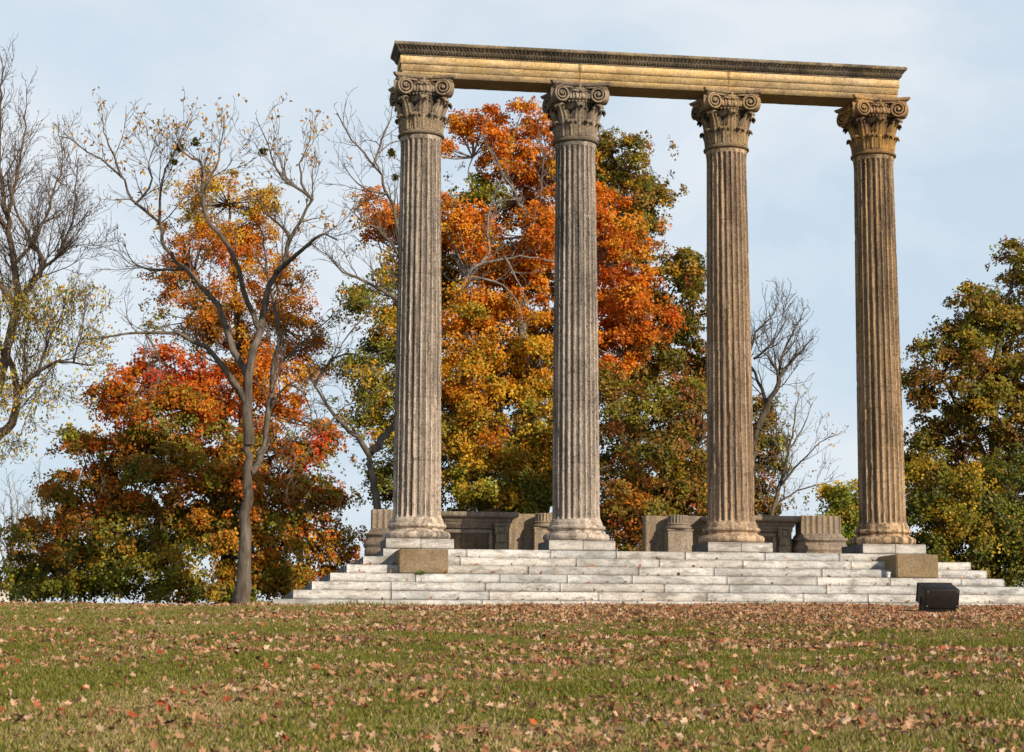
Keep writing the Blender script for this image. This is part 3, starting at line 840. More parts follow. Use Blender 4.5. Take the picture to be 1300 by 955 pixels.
def make_fluted_fragment(u, w, label, hw=.455):
    root = empty('pilaster_fragment', loc(u, w, ZP - .008), ANG, label, 'stone fragment', 'fluted pilaster fragments on the platform')
    mb = MB()
    rect_rings(mb, [(hw + .12, -.32, .32, 0), (hw + .12, -.32, .32, .15), (hw + .10, -.30, .30, .16), (hw + .135, -.335, .335, .20), (hw + .15, -.35, .35, .25), (hw + .13, -.33, .33, .30),
                    (hw + .085, -.285, .285, .33), (hw + .07, -.27, .27, .40), (hw + .10, -.30, .30, .42), (hw + .12, -.32, .32, .45), (hw + .10, -.30, .30, .48),
                    (hw + .045, -.245, .245, .49), (hw + .045, -.245, .245, .52), (hw, -.2, .2, .58)])
    mb.build('moulded_base', M['ruin'], root)
    # fluted shaft stump, seven flutes across the face, two on each return
    pts = []
    def run(x0, y0, x1, y1, n):
        out = np.array([y1 - y0, -(x1 - x0)]); out = out / np.linalg.norm(out)
        for k in range(n):
            for s in np.linspace(0, 1, 9)[:-1]:
                t = (k + s) / n
                c = (s - .5) / .40
                d = .040 * math.sqrt(max(0, 1 - c * c)) if abs(c) < 1 else 0
                pts.append((x0 + (x1 - x0) * t - out[0] * d, y0 + (y1 - y0) * t - out[1] * d))
    run(-hw, -.2, hw, -.2, 7); run(hw, -.2, hw, .2, 3); run(hw, .2, -hw, .2, 7); run(-hw, .2, -hw, -.2, 3)
    pts = np.array(pts); n = len(pts)
    rr = np.random.default_rng(int(u * 10) + 50)
    mb = MB(); zs = [.575, .62, .80, .955, .975]
    G = np.zeros((len(zs), n, 3))
    for j, z in enumerate(zs):
        G[j, :, :2] = pts * (1 - (.012 if j == len(zs) - 1 else 0)); G[j, :, 2] = z
    G[-2:, :, 2] += np.cumsum(rr.normal(0, .004, n)) * .15
    mb.add(G.reshape(-1, 3), [grid_polys(n, len(zs), True), (np.arange(n) + (len(zs) - 1) * n)[None]])
    mb.build('fluted_stump', M['ruin'], root)

def make_console_block(u, w, half, label):
    root = empty('cornice_block', loc(u, w, ZP - .008), ANG, label, 'stone fragment', 'moulded cornice blocks on the platform')
    mb = MB()
    rect_rings(mb, [(half, -.26, .3, 0), (half, -.26, .3, .60), (half + .02, -.28, .3, .61), (half + .02, -.28, .3, .68), (half + .05, -.31, .3, .72)])
    rect_rings(mb, [(half + .06, -.32, .3, .722), (half + .06, -.32, .3, .76), (half + .09, -.35, .3, .80)])
    # raised frame round the sunk panel
    x0, x1 = -half + .40, half - .40
    for a, b in (((-half + .36, -.285, .06), (half - .36, -.262, .13)), ((-half + .36, -.285, .50), (half - .36, -.262, .57)),
                 ((-half + .36, -.284, .132), (-half + .43, -.262, .498)), ((half - .43, -.284, .132), (half - .36, -.262, .498))):
        mb.box(a, b, .008)
    mb.build('block', M['ruin'], root)
    mb = MB()
    rect_rings(mb, [(half + .10, -.37, .32, .803), (half + .17, -.44, .34, .835), (half + .18, -.45, .35, .845), (half + .18, -.45, .35, .925), (half + .16, -.43, .33, .94)])
    mb.build('top_moulding', M['ruin'], root)
    for sg in (-1, 1):
        mb = MB(); x = sg * (half - .17)
        prof = []
        for k in range(30):
            t = k / 29; a = PI / 2 - t * 2 * PI * 1.4; r = .105 * (1 - .62 * t)
            prof.append((-.285 - .04 - r * math.cos(a) * .7, .52 + r * math.sin(a)))
        # scroll seen end on: two cheeks with a sunk middle
        for xa, xb, rr in ((x - .14, x - .07, .105), (x - .07, x + .07, .085), (x + .07, x + .14, .105)):
            n = 20; th = np.arange(n) * 2 * PI / n
            A = np.stack([np.full(n, xa), -.285 - rr * np.cos(th) * .75, .565 + rr * np.sin(th)], -1); B = A.copy(); B[:, 0] = xb
            mb.add(np.concatenate([A, B]), [grid_polys(n, 2, True), np.arange(n)[::-1][None], (np.arange(n) + n)[None]])
        mb.box((x - .115, -.315, .30), (x + .115, -.262, .50), .02)
        mb.box((x - .13, -.30, .02), (x + .13, -.262, .295), .008)
        mb.box((x - .15, -.34, .655), (x + .15, -.262, .70), .008)
        mb.build('console', M['ruin'], root)

def make_stub(u, w, label):
    root = empty('column_stump', loc(u, w, ZP - .008), ANG, label, 'stone fragment', 'small stumps on pedestals on the platform')
    mb = MB(); mb.box((-.275, -.20, 0), (.275, .22, .60), .02)
    mb.box((-.29, -.215, .602), (.29, .235, .64), .012)
    mb.build('pedestal', M['ruin'], root)
    mb = MB()
    pr = [(.26, .642)]
    for k in range(9):
        a = -PI / 2 + PI * k / 8; pr.append((.262 + .032 * math.cos(a), .676 + .032 * math.sin(a)))
    pr += [(.255, .712), (.255, .73)]
    for k in range(7):
        a = -PI / 2 + PI * k / 6; pr.append((.25 + .02 * math.cos(a), .752 + .02 * math.sin(a)))
    pr += [(.235, .776)]
    mb.lathe(pr, 40); mb.build('moulded_base', M['ruin'], root, True, 40)
    n = 20 * 8; th = np.arange(n) * 2 * PI / n; x = np.abs((np.arange(n) % 8) / 8 - .5) * 2
    R = .225 - np.where(x < .75, .024 * np.sqrt(np.clip(1 - (x / .75) ** 2, 0, 1)), 0)
    mb = MB(); zs = [.774, .80, .93, .945]
    G = np.zeros((4, n, 3))
    for j, z in enumerate(zs):
        G[j, :, 0] = R * np.cos(th); G[j, :, 1] = R * np.sin(th); G[j, :, 2] = z
    mb.add(G.reshape(-1, 3), [grid_polys(n, 4, True), (np.arange(n) + 3 * n)[None]])
    mb.build('fluted_stump', M['ruin'], root)

def make_slab(u0, u1, w, h, label):
    mb = MB(); bm = bmesh.new(); bmesh.ops.create_cube(bm, size=1)
    for v in bm.verts: v.co = Vector((v.co.x * (u1 - u0), v.co.y * .34, (v.co.z + .5) * h))
    bmesh.ops.bevel(bm, geom=bm.edges[:], offset=.02, segments=2, affect='EDGES')
    bmesh.ops.subdivide_edges(bm, edges=[e for e in bm.edges if e.calc_length() > .2], cuts=6, use_grid_fill=True)
    for v in bm.verts:
        k = mnoise.noise(Vector((v.co.x * 3 + u0, v.co.y * 3, v.co.z * 3))) * .014
        v.co += Vector((k, k * .6, k * (1 if v.co.z > h * .8 else 0)))
    mb.bm(bm)
    o = mb.build('stone_slab', M['ruin'], None, True, 40)
    o.location = loc((u0 + u1) / 2, w, ZP - .008); o.rotation_euler = (0, 0, ANG)
    tag(o, label, 'stone slab', 'plain slabs at the back of the platform')

def make_ruins():
    W = -2.55
    make_fluted_fragment(-.25, W, 'fluted pilaster fragment with moulded foot, half hidden behind the leftmost column')
    make_fluted_fragment(9.075, W, 'fluted pilaster fragment with moulded foot, just left of the right end column')
    make_console_block(1.33, W, .86, 'moulded block with sunk panel and scroll bracket between the first two columns from the left')
    make_console_block(7.53, W, .86, 'moulded block with scroll bracket, half hidden behind the third column')
    make_slab(2.20, 3.45, W - .42, .955, 'plain grey slab standing behind the left small stump')
    make_slab(5.26, 6.75, W - .42, .955, 'plain grey slab standing behind the right small stump')
    make_stub(3.02, W, 'small fluted stump on a pedestal, just left of the second column')
    make_stub(5.93, W, 'small fluted stump on a pedestal, just left of the third column')

# ------------------------------------------------------------------ floodlight and small things
def make_floodlight():
    x, y = 6.95, 30.35
    z = float(ground(x, y)) + .015
    root = empty('floodlight', (x, y, z), 0.12, 'dark bronze box floodlight on the leafy lawn, tilted up at the columns', 'floodlight')
    mb = MB()
    # housing tilted back so that the lens looks up at the columns; the near side leans away from the viewer at its foot
    til = math.radians(17)
    def tilt(a, b, bev):
        m2 = MB(); m2.box(a, b, bev); V = m2.V[0]
        c, s = math.cos(til), math.sin(til)
        yy = V[:, 1] * c - (V[:, 2] - .16) * s; zz = V[:, 1] * s + (V[:, 2] - .16) * c + .16
        m2.V[0] = np.stack([V[:, 0], yy, zz], -1); return m2
    def put(name, boxes, mat, par):
        t = MB()
        for a, b, bev in boxes:
            m2 = tilt(a, b, bev)
            for k, p in m2.P.items():
                t.add(m2.V[0], [np.concatenate(p)])
        return t.build(name, mat, par)
    put('housing', [((-.285, -.20, .165), (.285, .20, .475), .012)], M['lamp_metal'], root)
    put('lens_frame', [((-.292, .202, .16), (.292, .235, .48), .006)], M['lamp_metal'], root)
    put('lens', [((-.25, .236, .20), (.25, .242, .44), .002)], M['lamp_glass'], root)
    put('cooling_fins', [((-.21, -.185, .035 + k * .026), (.21, .14, .048 + k * .026), .003) for k in range(5)] + [((-.235, -.19, .02), (-.212, .14, .164), .003), ((.212, -.19, .02), (.235, .14, .164), .003), ((-.20, -.15, .022), (.20, .12, .163), .004)], M['lamp_metal'], root)
    mb = MB()
    mb.box((-.30, -.03, .05), (-.290, .05, .30), .003); mb.box((.290, -.03, .05), (.30, .05, .30), .003); mb.box((-.30, -.03, .035), (.30, .05, .048), .003)
    mb.build('yoke', M['lamp_metal'], root)
    for sx in (-.25, .25):
        for sz in (.20, .44): put('screw', [((sx - .012, -.207, sz - .012), (sx + .012, -.2005, sz + .012), .003)], M['lamp_glass'], root)
    mb = MB(); mb.lathe([(.045, -.12), (.045, .02), (.06, .025), (.06, .036)], 16); mb.build('post', M['lamp_metal'], root, True, 40)

def make_small(rng):
    z = ZP - 3 * RISE
    mb = MB(); mb.lathe([(.030, 0), (.036, .004), (.040, .075), (.052, .08), (.052, .10), (.03, .112), (.012, .114)], 20)
    o = mb.build('pipe_cap', M['white'], None, True, 40); o.location = loc(9.13, step_front(4) - .11, z + .001)
    tag(o, 'small white plastic pipe cap on the step left of the right brown block', 'pipe cap')
    # weed in a joint of the steps
    root = empty('weed', loc(-.08, step_front(4) - .01, z - .03), 0, 'small bright green weed growing from the step below the left brown block', 'weed')
    n = 46
    d = nrm(np.stack([rng.normal(0, .7, n), rng.normal(-.3, .5, n), rng.uniform(.2, 1, n)], -1)); l = rng.uniform(.03, .10, n)[:, None]
    P = np.zeros((n, 3)); V, q, c = leaf_geo(P + d * l, d, nrm(rng.normal(0, 1, (n, 3)) + [0, -.3, 1]), rng.uniform(.03, .05, n), np.tile([.16, .28, .04], (n, 1)), rng)
    link('foliage', np_mesh('foliage', V, [q], False, c), M['leaf'], root)
    st = MB()
    for i in range(0, n, 3): st.tube([P[i], d[i] * l[i] * .6, d[i] * l[i]], [.003, .002, .001], 4)
    st.build('stem', M['bark_grey'], root)

# ------------------------------------------------------------------ trees
def leaf_geo(C, axis, normal, size, col, rng, wid=.8):
    """one folded four-cornered blade per leaf"""
    n = len(C)
    side = nrm(np.cross(normal, axis)); up = np.cross(axis, side)
    s = size[:, None]
    fold = rng.uniform(-.05, .28, n)[:, None] * s
    base = C - axis * s * .5; tip = C + axis * s * .5 - up * s * rng.uniform(0, .25, n)[:, None]
    L = C - side * s * wid * .5 + up * fold; R = C + side * s * wid * .5 + up * fold
    V = np.stack([base, R, tip, L], 1).reshape(-1, 3)
    return V, np.arange(4 * n).reshape(-1, 4), np.repeat(col, 4, 0)

class Wood:
    def __init__(s): s.g = {}
    def add(s, P, R, n=None):
        P = np.asarray(P, float); R = np.asarray(R, float)
        if n is None: n = 10 if R[0] > .06 else 6 if R[0] > .025 else 4 if R[0] > .012 else 3
        s.g.setdefault((len(P), n), []).append((P, R))
    def build(s, name, mat, parent):
        Vs, Qs, b = [], [], 0
        for (k, n), L in s.g.items():
            V, Q = tubes(np.stack([x[0] for x in L]), np.stack([x[1] for x in L]), n)
            Vs.append(V); Qs.append(Q + b); b += len(V)
        if not Vs: return None
        return link(name, np_mesh(name, np.concatenate(Vs), [np.concatenate(Qs)], True), mat, parent)

def spline(ctrl, n):
    C = np.asarray(ctrl, float)
    if len(C) == 2: return C[0] + (C[1] - C[0]) * np.linspace(0, 1, n)[:, None]
    P = np.concatenate([[2 * C[0] - C[1]], C, [2 * C[-1] - C[-2]]])
    t = np.linspace(0, len(C) - 1 - 1e-6, n); i = t.astype(int); f = (t - i)[:, None]
    p0, p1, p2, p3 = P[i], P[i + 1], P[i + 2], P[i + 3]
    return .5 * (2 * p1 + (p2 - p0) * f + (2 * p0 - 5 * p1 + 4 * p2 - p3) * f**2 + (3 * p1 - p0 - 3 * p2 + p3) * f**3)

def grow(W, tips, p, d, length, r, lvl, maxl, rng, o):
    n = 6 if lvl < maxl else 4
    P = np.empty((n, 3)); P[0] = p; st = length / (n - 1)
    wan = rng.normal(0, o['wander'], (n - 1, 3)); dirs = np.empty((n - 1, 3))
    for i in range(n - 1):
        d = d + wan[i]; d[2] += o['up']; d = d / math.sqrt(d @ d)
        dirs[i] = d; P[i + 1] = P[i] + d * st
    R = np.maximum(r * (1 - .72 * np.linspace(0, 1, n)), o['rmin'])
    W.add(P, R)
    if lvl >= maxl:
        tips.append((P[-1], d)); tips.append((P[-2], d)); return
    k = max(2, int(round(length / o['gap'][min(lvl, len(o['gap']) - 1)] * rng.uniform(.8, 1.2))))
    for t in np.linspace(.18, 1.0, k):
        f = t * (n - 1) * .999; i = int(f); q = P[i] + (P[min(i + 1, n - 1)] - P[i]) * (f - i)
        tg = dirs[min(i, n - 2)]
        pr = rng.normal(0, 1, 3); pr -= tg * (pr @ tg); pr /= math.sqrt(pr @ pr) + 1e-9
        a = rng.uniform(.38, .80)
        nd = tg * math.cos(a) + pr * math.sin(a)
        grow(W, tips, q, nd, length * rng.uniform(.38, .62) * (1.15 - .4 * t), max(R[min(i, n - 1)] * .55, o['rmin']), lvl + 1, maxl, rng, o)

def limbs(W, tips, Y, spec, rng, o, spawn=True):
    """spec: [(control points (px, py[, dy]), r0_px, r1_px)] measured limbs, each then sprouting its own twigs"""
    k = F / Y
    for ctrl, r0, r1, *rest in spec:
        C = []
        for c in ctrl:
            p = at(c[0], c[1], Y); p[1] += c[2] if len(c) > 2 else 0
            C.append(p)
        C = np.array(C)
        L = np.linalg.norm(np.diff(C, axis=0), axis=1).sum()
        n = max(8, int(L / .22))
        P = spline(C, n); P[1:-1] += rng.normal(0, .018 + .10 * r1 / k, (n - 2, 3)); kn = np.linspace(0, n - 1, max(3, n // 3)); jk = rng.normal(0, .040, (len(kn), 3)); jk[0] = jk[-1] = 0
        P = P + np.stack([np.interp(np.arange(n), kn, jk[:, q]) for q in range(3)], -1) * min(1.0, .05 / (r0 / k + 1e-6) + .25)
        r1 = r1 * .55; R = np.linspace(1, 0, n) ** 1.1 * (r0 * .9 - r1) / k + r1 / k
        if rest and rest[0] >= .95:                             # root flare
            R = R * (1 + .55 * np.exp(-np.linalg.norm(P - P[0], axis=1) / .55))
        W.add(P, R)
        s0 = rest[0] if rest else .25
        sp = rest[1] if len(rest) > 1 else 1.0
        if not spawn or sp == 0: continue
        m = max(1, int(L * (1 - s0) / o['gap'][0] * sp))
        for t in np.concatenate([np.linspace(s0, .97, m), [1.0]]):
            f = t * (n - 1) * .999; i = int(f); q = P[i]
            tg = nrm(P[min(i + 1, n - 1)] - P[max(i - 1, 0)])
            pr = rng.normal(0, 1, 3); pr -= tg * (pr @ tg); pr /= math.sqrt(pr @ pr) + 1e-9
            a = rng.uniform(.45, .95) if t < .99 else .1
            d = tg * math.cos(a) + pr * math.sin(a); d[2] += .15
            grow(W, tips, q, nrm(d), o['len'] * rng.uniform(.5, 1.25) * (1.2 - .72 * t), max(min(R[i] * .5, o['len'] * .016), o['rmin']), 1, o['lv'], rng, o)

def tip_leaves(tips, frac, per, size, pal, rng, where=None, spread=.12, droop=.4):
    T = np.array([t[0] for t in tips])
    if where is not None: T = T[where(T)]
    T = T[rng.random(len(T)) < frac]
    if len(T) == 0: return None
    C = np.repeat(T, per, 0) + rng.normal(0, spread, (len(T) * per, 3))
    n = len(C)
    ax = nrm(rng.normal(0, 1, (n, 3)) + [0, 0, -droop]); nr = nrm(rng.normal(0, .8, (n, 3)) + [0, -.3, .8])
    pal = np.array(pal); c = pal[rng.integers(0, len(pal), n)] * rng.uniform(.7, 1.25, n)[:, None]
    return leaf_geo(C, ax, nr, rng.uniform(.7, 1.3, n) * size, c, rng, .55)

def crown_geo(blobs, Y, leaf, dens, rng, mass=.55, trunk=None, squash=.50):
    """blobs: (px, py, rx, ry, dy, rd, palette) leaf masses; returns leaf geometry and mass centres"""
    k = F / Y
    Cs, Ax, Nr, Cl, masses = [], [], [], [], []
    for px, py, rx, ry, dy, rd, pal in blobs:
        c0 = at(px, py, Y); c0[1] += dy
        E = np.array([rx / k, rd, ry / k])
        A = PI * E[0] * E[2]
        N = int(A * dens * 2.5)
        K = max(8, int(A * 3.2 + 5 * rd))
        u = nrm(rng.normal(0, 1, (K, 3))); rho = rng.uniform(.15, 1.06, K) ** .6
        mc = c0 + u * E * rho[:, None]
        mr = mass * rng.uniform(.25, 1.25, K)
        masses += list(mc)
        pal = [(np.array(c), w) for c, w in pal]; wts = np.array([w for _, w in pal]); wts = wts / wts.sum(); pc = np.array([c for c, _ in pal])
        mcol = pc[rng.choice(len(pc), K, p=wts)]
        # sprays
        ns = max(1, N // 20)
        mi = rng.integers(0, K, ns)
        so = rng.normal(0, 1, (ns, 3)); so /= np.maximum(np.linalg.norm(so, axis=1, keepdims=True), 1e-6); so *= (rng.random(ns) ** .5)[:, None] * np.where(rng.random(ns) < .16, 2.1, 1.0)[:, None]
        sc = mc[mi] + so * mr[mi][:, None] * np.array([1.15, 1.15, squash])
        out = nrm(sc - c0); sn = nrm(out * .7 + so * .6 + np.array([.25, -.45, .55]) + rng.normal(0, .3, (ns, 3)))
        scol = mcol[mi] * .45 + pc[rng.choice(len(pc), ns, p=wts)] * .55
        scol = scol * rng.uniform(.72, 1.25, ns)[:, None]
        m = 20
        a = rng.uniform(0, 2 * PI, (ns, m)); rr = np.sqrt(rng.random((ns, m))) * rng.uniform(.12, .32, ns)[:, None]
        t1 = nrm(np.cross(sn, np.array([.3, .2, .9]))); t2 = np.cross(sn, t1)
        ofs = (np.cos(a) * rr)[..., None] * t1[:, None] + (np.sin(a) * rr)[..., None] * t2[:, None] + rng.normal(0, .045, (ns, m, 1)) * sn[:, None]
        ofs[..., 2] -= rr ** 2 * .9
        C = (sc[:, None] + ofs).reshape(-1, 3); n = len(C)
        nr = nrm(np.repeat(sn, m, 0) + rng.normal(0, .45, (n, 3)))
        ax = rng.normal(0, 1, (n, 3)) + np.array([0, 0, -.5]); ax = nrm(ax - nr * (ax * nr).sum(-1, keepdims=True))
        cl = np.repeat(scol, m, 0) * rng.uniform(.6, 1.4, (n, 1)) * rng.uniform(.92, 1.08, (n, 3))
        Cs.append(C); Ax.append(ax); Nr.append(nr); Cl.append(cl)
    C = np.concatenate(Cs)
    return leaf_geo(C, np.concatenate(Ax), np.concatenate(Nr), rng.uniform(.7, 1.25, len(C)) * leaf * .80, np.clip(np.concatenate(Cl), .004, .9), rng), np.array(masses)

def tree(name, label, cat, Y, base, spec, rng, bark, blobs=None, leaf=.10, dens=600, o=None, leaves=(), group=None, mass=.55, hubs=None, hub_r=2.2, sprout=True, extra=None):
    """> trunk (all wood), crown (all leaves)"""
    bp = at(base[0], base[1], Y); bp[2] = float(ground(bp[0], bp[1]))
    root = empty(name, tuple(bp), 0, label, cat, group)
    W = Wood(); tips = []
    opt = dict(wander=.14, up=.09, rmin=.006, gap=[.30, .24, .18], len=1.3, lv=3)
    if o: opt.update(o)
    limbs(W, tips, Y, spec, rng, opt, sprout)
    Vs, Qs, Cc, b = [], [], [], 0
    def put(g):
        nonlocal b
        if g is None: return
        Vs.append(g[0]); Qs.append(g[1] + b); Cc.append(g[2]); b += len(g[0])
    if blobs:
        g, masses = crown_geo(blobs, Y, leaf, dens, rng, mass); put(g)
        if hubs is not None:                                     # boughs from the main limbs out to the leaf masses
            H = np.array([np.array(at(h[0], h[1], Y)) + [0, h[2] if len(h) > 2 else 0, 0] for h in hubs])
            for mcn in masses[rng.random(len(masses)) < .75]:
                h = H[np.argmin(np.linalg.norm((H - mcn) * [1, .6, 1.0] + [0, 0, .3], axis=1))]
                v = mcn - h; L = np.linalg.norm(v)
                mid = h + v * .5 + np.array([0, 0, -.10 * L * rng.uniform(-.4, 1)]) + rng.normal(0, .06 * L, 3)
                P = spline([h, mid, mcn], 9)
                W.add(P, np.linspace(min(.022 * L ** .8, .09), .008, 9))
    for l in leaves: put(tip_leaves(tips, rng=rng, **l))
    if extra: 
        for g in extra(tips, rng): put(g)
    # all coordinates are world; bring them to the tree's base
    tr = W.build('trunk', bark, root)
    if tr is not None: tr.data.transform(Matrix.Translation(-Vector(bp)))
    if Vs:
        me = np_mesh('crown', np.concatenate(Vs), [np.concatenate(Qs)], False, np.concatenate(Cc))
        me.transform(Matrix.Translation(-Vector(bp)))
        link('crown', me, M['leaf'], root)
    return root

OR = (.74, .225, .012); DOR = (.64, .145, .012); RED = (.66, .065, .016); GLD = (.72, .40, .025); YEL = (.72, .54, .07)
OLV = (.31, .265, .026); DGR = (.115, .125, .020); BRN = (.32, .140, .026); YGR = (.38, .34, .036); RBR = (.30, .085, .030); MGR = (.20, .225, .028)
P_OR = [(OR, 6), (DOR, 3), (GLD, 2), (BRN, 1.2)]
P_ORR = [(OR, 3), (DOR, 4), (RED, 1.5), (BRN, 2.5), (OLV, 1)]
P_FIR = [(OR, 5), (DOR, 3.5), (RED, .8), (BRN, 1.4), (GLD, 1)]
P_RED = [(RED, 5), (DOR, 4), (OR, 2), (BRN, 1)]
P_GLD = [(GLD, 5), (OR, 2.5), (OLV, 3)]
P_YG = [(GLD, 3), (YGR, 3), (OLV, 3), (OR, 1)]
P_GR = [(OLV, 4), (MGR, 4), (DGR, 2), (GLD, .6)]
P_MIX = [(OLV, 3.5), (DOR, 2.2), (BRN, 2.6), (MGR, 3), (OR, .8)]
P_OAK = [(OLV, 3.5), (BRN, 3.8), (DGR, 2.4), (GLD, .5)]
P_DK = [(DGR, 4), (OLV, 3), (BRN, 3), (RBR, 1.5)]

def mistletoe(spots, Y):
    def f(tips, rng):
        for px, py, r, dy in spots:
            c = at(px, py, Y); c[1] += dy; n = 110; s = r / (F / Y) * .62
            C = c + rng.normal(0, .5, (n, 3)) * s
            yield leaf_geo(C, nrm(rng.normal(0, 1, (n, 3))), nrm(rng.normal(0, 1, (n, 3))), rng.uniform(.07, .12, n), np.tile([.10, .105, .022], (n, 1)) * rng.uniform(.6, 1.4, (n, 1)), rng, .5)
    return f

def make_trees():
    R = lambda s: np.random.default_rng(s)
    # --- tall bare tree cut by the left edge
    Y = 46
    spec = [
        ([(-62, 790), (-50, 690), (-34, 620), (-16, 575), (-4, 555)], 17, 11, .95, 0),
        ([(-4, 555), (10, 540), (23, 516, -.3), (25, 484, -.5), (18, 455, -.7), (6, 436, -1), (-14, 418, -1.2)], 9, 5, .2, .6),
        ([(25, 500, -.4), (54, 487, -.9), (84, 471, -1.2), (112, 473, -1.4), (138, 476, -1.6)], 5, 1.6, .15, .8),
        ([(-16, 575), (-16, 520, .3), (-4, 470, .4), (10, 425, .4), (18, 380, .3), (13, 338, .3), (8, 280, .2), (0, 231, .2), (-4, 165, .1), (2, 115), (5, 84)], 12, 1.6, .3, 1.5),
        ([(16, 388, .3), (38, 362, 0), (56, 346, -.3), (60, 334, -.4), (46, 308, -.6), (30, 270, -.7), (22, 225, -.8)], 7, 1.8, .15, 1.2),
        ([(56, 347, -.3), (80, 330, -.6), (98, 296, -.8), (106, 255, -1.0), (112, 215, -1.1)], 3.5, 1.0, .1, 1.3),
        ([(12, 335, .3), (34, 290, .8), (52, 240, 1.1), (62, 190, 1.3), (58, 140, 1.4)], 4, 1.0, .15, 1.3),
        ([(6, 275, .2), (24, 225, -.2), (36, 170, -.4), (40, 120, -.5)], 3.5, 1.0, .1, 1.3),
        ([(8, 290), (-24, 240), (-50, 190), (-66, 140)], 4, 1.0, .2, .8),
        ([(18, 385), (-20, 340), (-60, 310), (-95, 250)], 6, 1.2, .2, .6),
        ([(80, 330, -.6), (100, 320, -.9), (122, 300, -1.1)], 2.2, .8, .1, 1.2)]
    def low(T):
        z1, z0 = at(0, 375, Y)[2], at(0, 590, Y)[2]; x1 = at(165, 400, Y)[0]
        return (T[:, 2] < z1) & (T[:, 2] > z0) & (T[:, 0] < x1)
    hang = [
        ([(84, 471, -1.2), (70, 500, -1.5), (55, 540, -1.6), (42, 580, -1.7)], 1.6, .6, .1, 1.2),
        ([(30, 500, -.5), (18, 520, -1.2), (14, 560, -1.5)], 1.5, .6, .1, 1.2),
        ([(60, 485, -1), (80, 440, -1.4), (100, 405, -1.6), (112, 380, -1.7)], 2, .6, .1, 1.2),
        ([(110, 472, -1.4), (120, 440, -1.7), (128, 400, -1.8)], 1.6, .6, .1, 1.2),
        ([(40, 494, -.6), (44, 450, -.9), (52, 410, -1.1), (46, 380, -1.2)], 1.8, .6, .1, 1.2)]
    tree('bare_tree', 'tall bare grey tree cut off by the left edge, yellow leaves on low branches', 'tree', Y, (-62, 790), [(c, a * .8, b * .8, *r) for c, a, b, *r in spec] + hang, R(1), M['bark_warm'],
         o=dict(len=1.3, gap=[.21, .17, .15], up=.09, rmin=.0052),
         leaves=[dict(frac=.46, per=3, size=.095, pal=[YEL, GLD, YGR, (.34, .36, .07)], where=low, spread=.10, droop=1.2),
                 dict(frac=.22, per=1, size=.06, pal=[BRN, (.26, .15, .08), (.34, .18, .06)], spread=.06)])
    # --- bare walnut-like tree in front of the red maple
    Y = 43
    spec = [
        ([(309, 790), (310, 740), (311, 690), (313, 640), (315, 600), (316, 560)], 11, 8.5, .95, 0),
        ([(316, 565), (317, 525, -.1), (318, 488, -.2), (320, 455, -.2), (331, 421, 0), (334, 380, .1), (350, 346, .1), (362, 326, .1), (368, 303, 0), (382, 279, -.1), (398, 256, -.2)], 8, 2.8, .4, .7),
        ([(316, 600), (324, 592, .2), (333, 559, .4), (337, 521, .6), (343, 463, .8), (347, 421, .9), (340, 390, 1.0), (332, 345, 1.1), (326, 300, 1.3), (318, 262, 1.5)], 6.5, 1.6, .35, .8),
        ([(316, 520), (308, 505, -.2), (290, 473, -.5), (272, 450, -.7), (250, 438, -1.0), (234, 433, -1.1), (197, 433, -1.3), (167, 438, -1.5), (144, 442, -1.6)], 5.5, 1.6, .3, .9),
        ([(318, 488), (305, 462, .2), (292, 440, .3), (280, 405, .4), (274, 386, .4), (255, 358, .3), (231, 338, .2), (211, 315, 0), (203, 287, -.1), (175, 263, -.3), (159, 231, -.4), (119, 203, -.7), (86, 186, -.9)], 6, 1.3, .35, .75),
        ([(330, 420), (318, 385, -.3), (302, 326, -.8), (275, 295, -1.0), (267, 255, -1.1), (263, 223, -1.2), (245, 207, -1.3), (236, 190, -1.3)], 4.5, 1.2, .3, .85),
        ([(350, 346), (374, 334, -.5), (406, 314, -.9), (418, 308, -1.0), (434, 318, -1.1)], 4, 1.2, .2, .9),
        ([(368, 303), (352, 280, .5), (334, 263, .8), (320, 240, .9)], 3, 1.2, .2, .9),
        ([(398, 256, -.2), (376, 240, -.4), (358, 227, -.5), (346, 195, -.6), (330, 160, -.7)], 2.6, .8, .1, 1.0),
        ([(398, 256, -.2), (382, 228, .1), (384, 196, .2), (394, 170, .2)], 2.2, .8, .1, 1.0),
        ([(175, 263, -.3), (190, 235, .2), (186, 205, .4), (190, 180, .5)], 2.2, .8, .1, 1.0),
        ([(159, 231, -.4), (148, 195, -.8), (140, 165, -.9)], 2.0, .7, .1, 1.0),
        ([(203, 287, -.1), (214, 240, -.6), (232, 200, -.8), (252, 168, -.9)], 2.2, .7, .1, 1.0),
        ([(267, 255, -1.1), (280, 220, -.8), (286, 185, -.7), (290, 160, -.6)], 2.2, .7, .1, 1.0),
        ([(231, 338, .2), (190, 335, .8), (160, 320, 1.2), (140, 290, 1.4)], 2.6, .8, .1, .9),
        ([(197, 433, -1.3), (214, 460, -1.6), (218, 490, -1.7), (212, 515, -1.8)], 1.8, .7, .1, .9),
        ([(338, 520, .6), (360, 490, .2), (380, 500, -.1), (395, 540, -.2), (392, 580, -.3)], 2.0, .7, .1, 1.0),
        ([(343, 463, .8), (372, 440, .6), (396, 418, .5), (420, 398, .4)], 2.6, .8, .15, 1.0),
        ([(340, 520, .6), (362, 545, .1), (376, 580, -.2), (372, 610, -.3)], 1.5, .6, .1, 1.0)]
    def top(T): return T[:, 2] > at(0, 300, 43)[2]
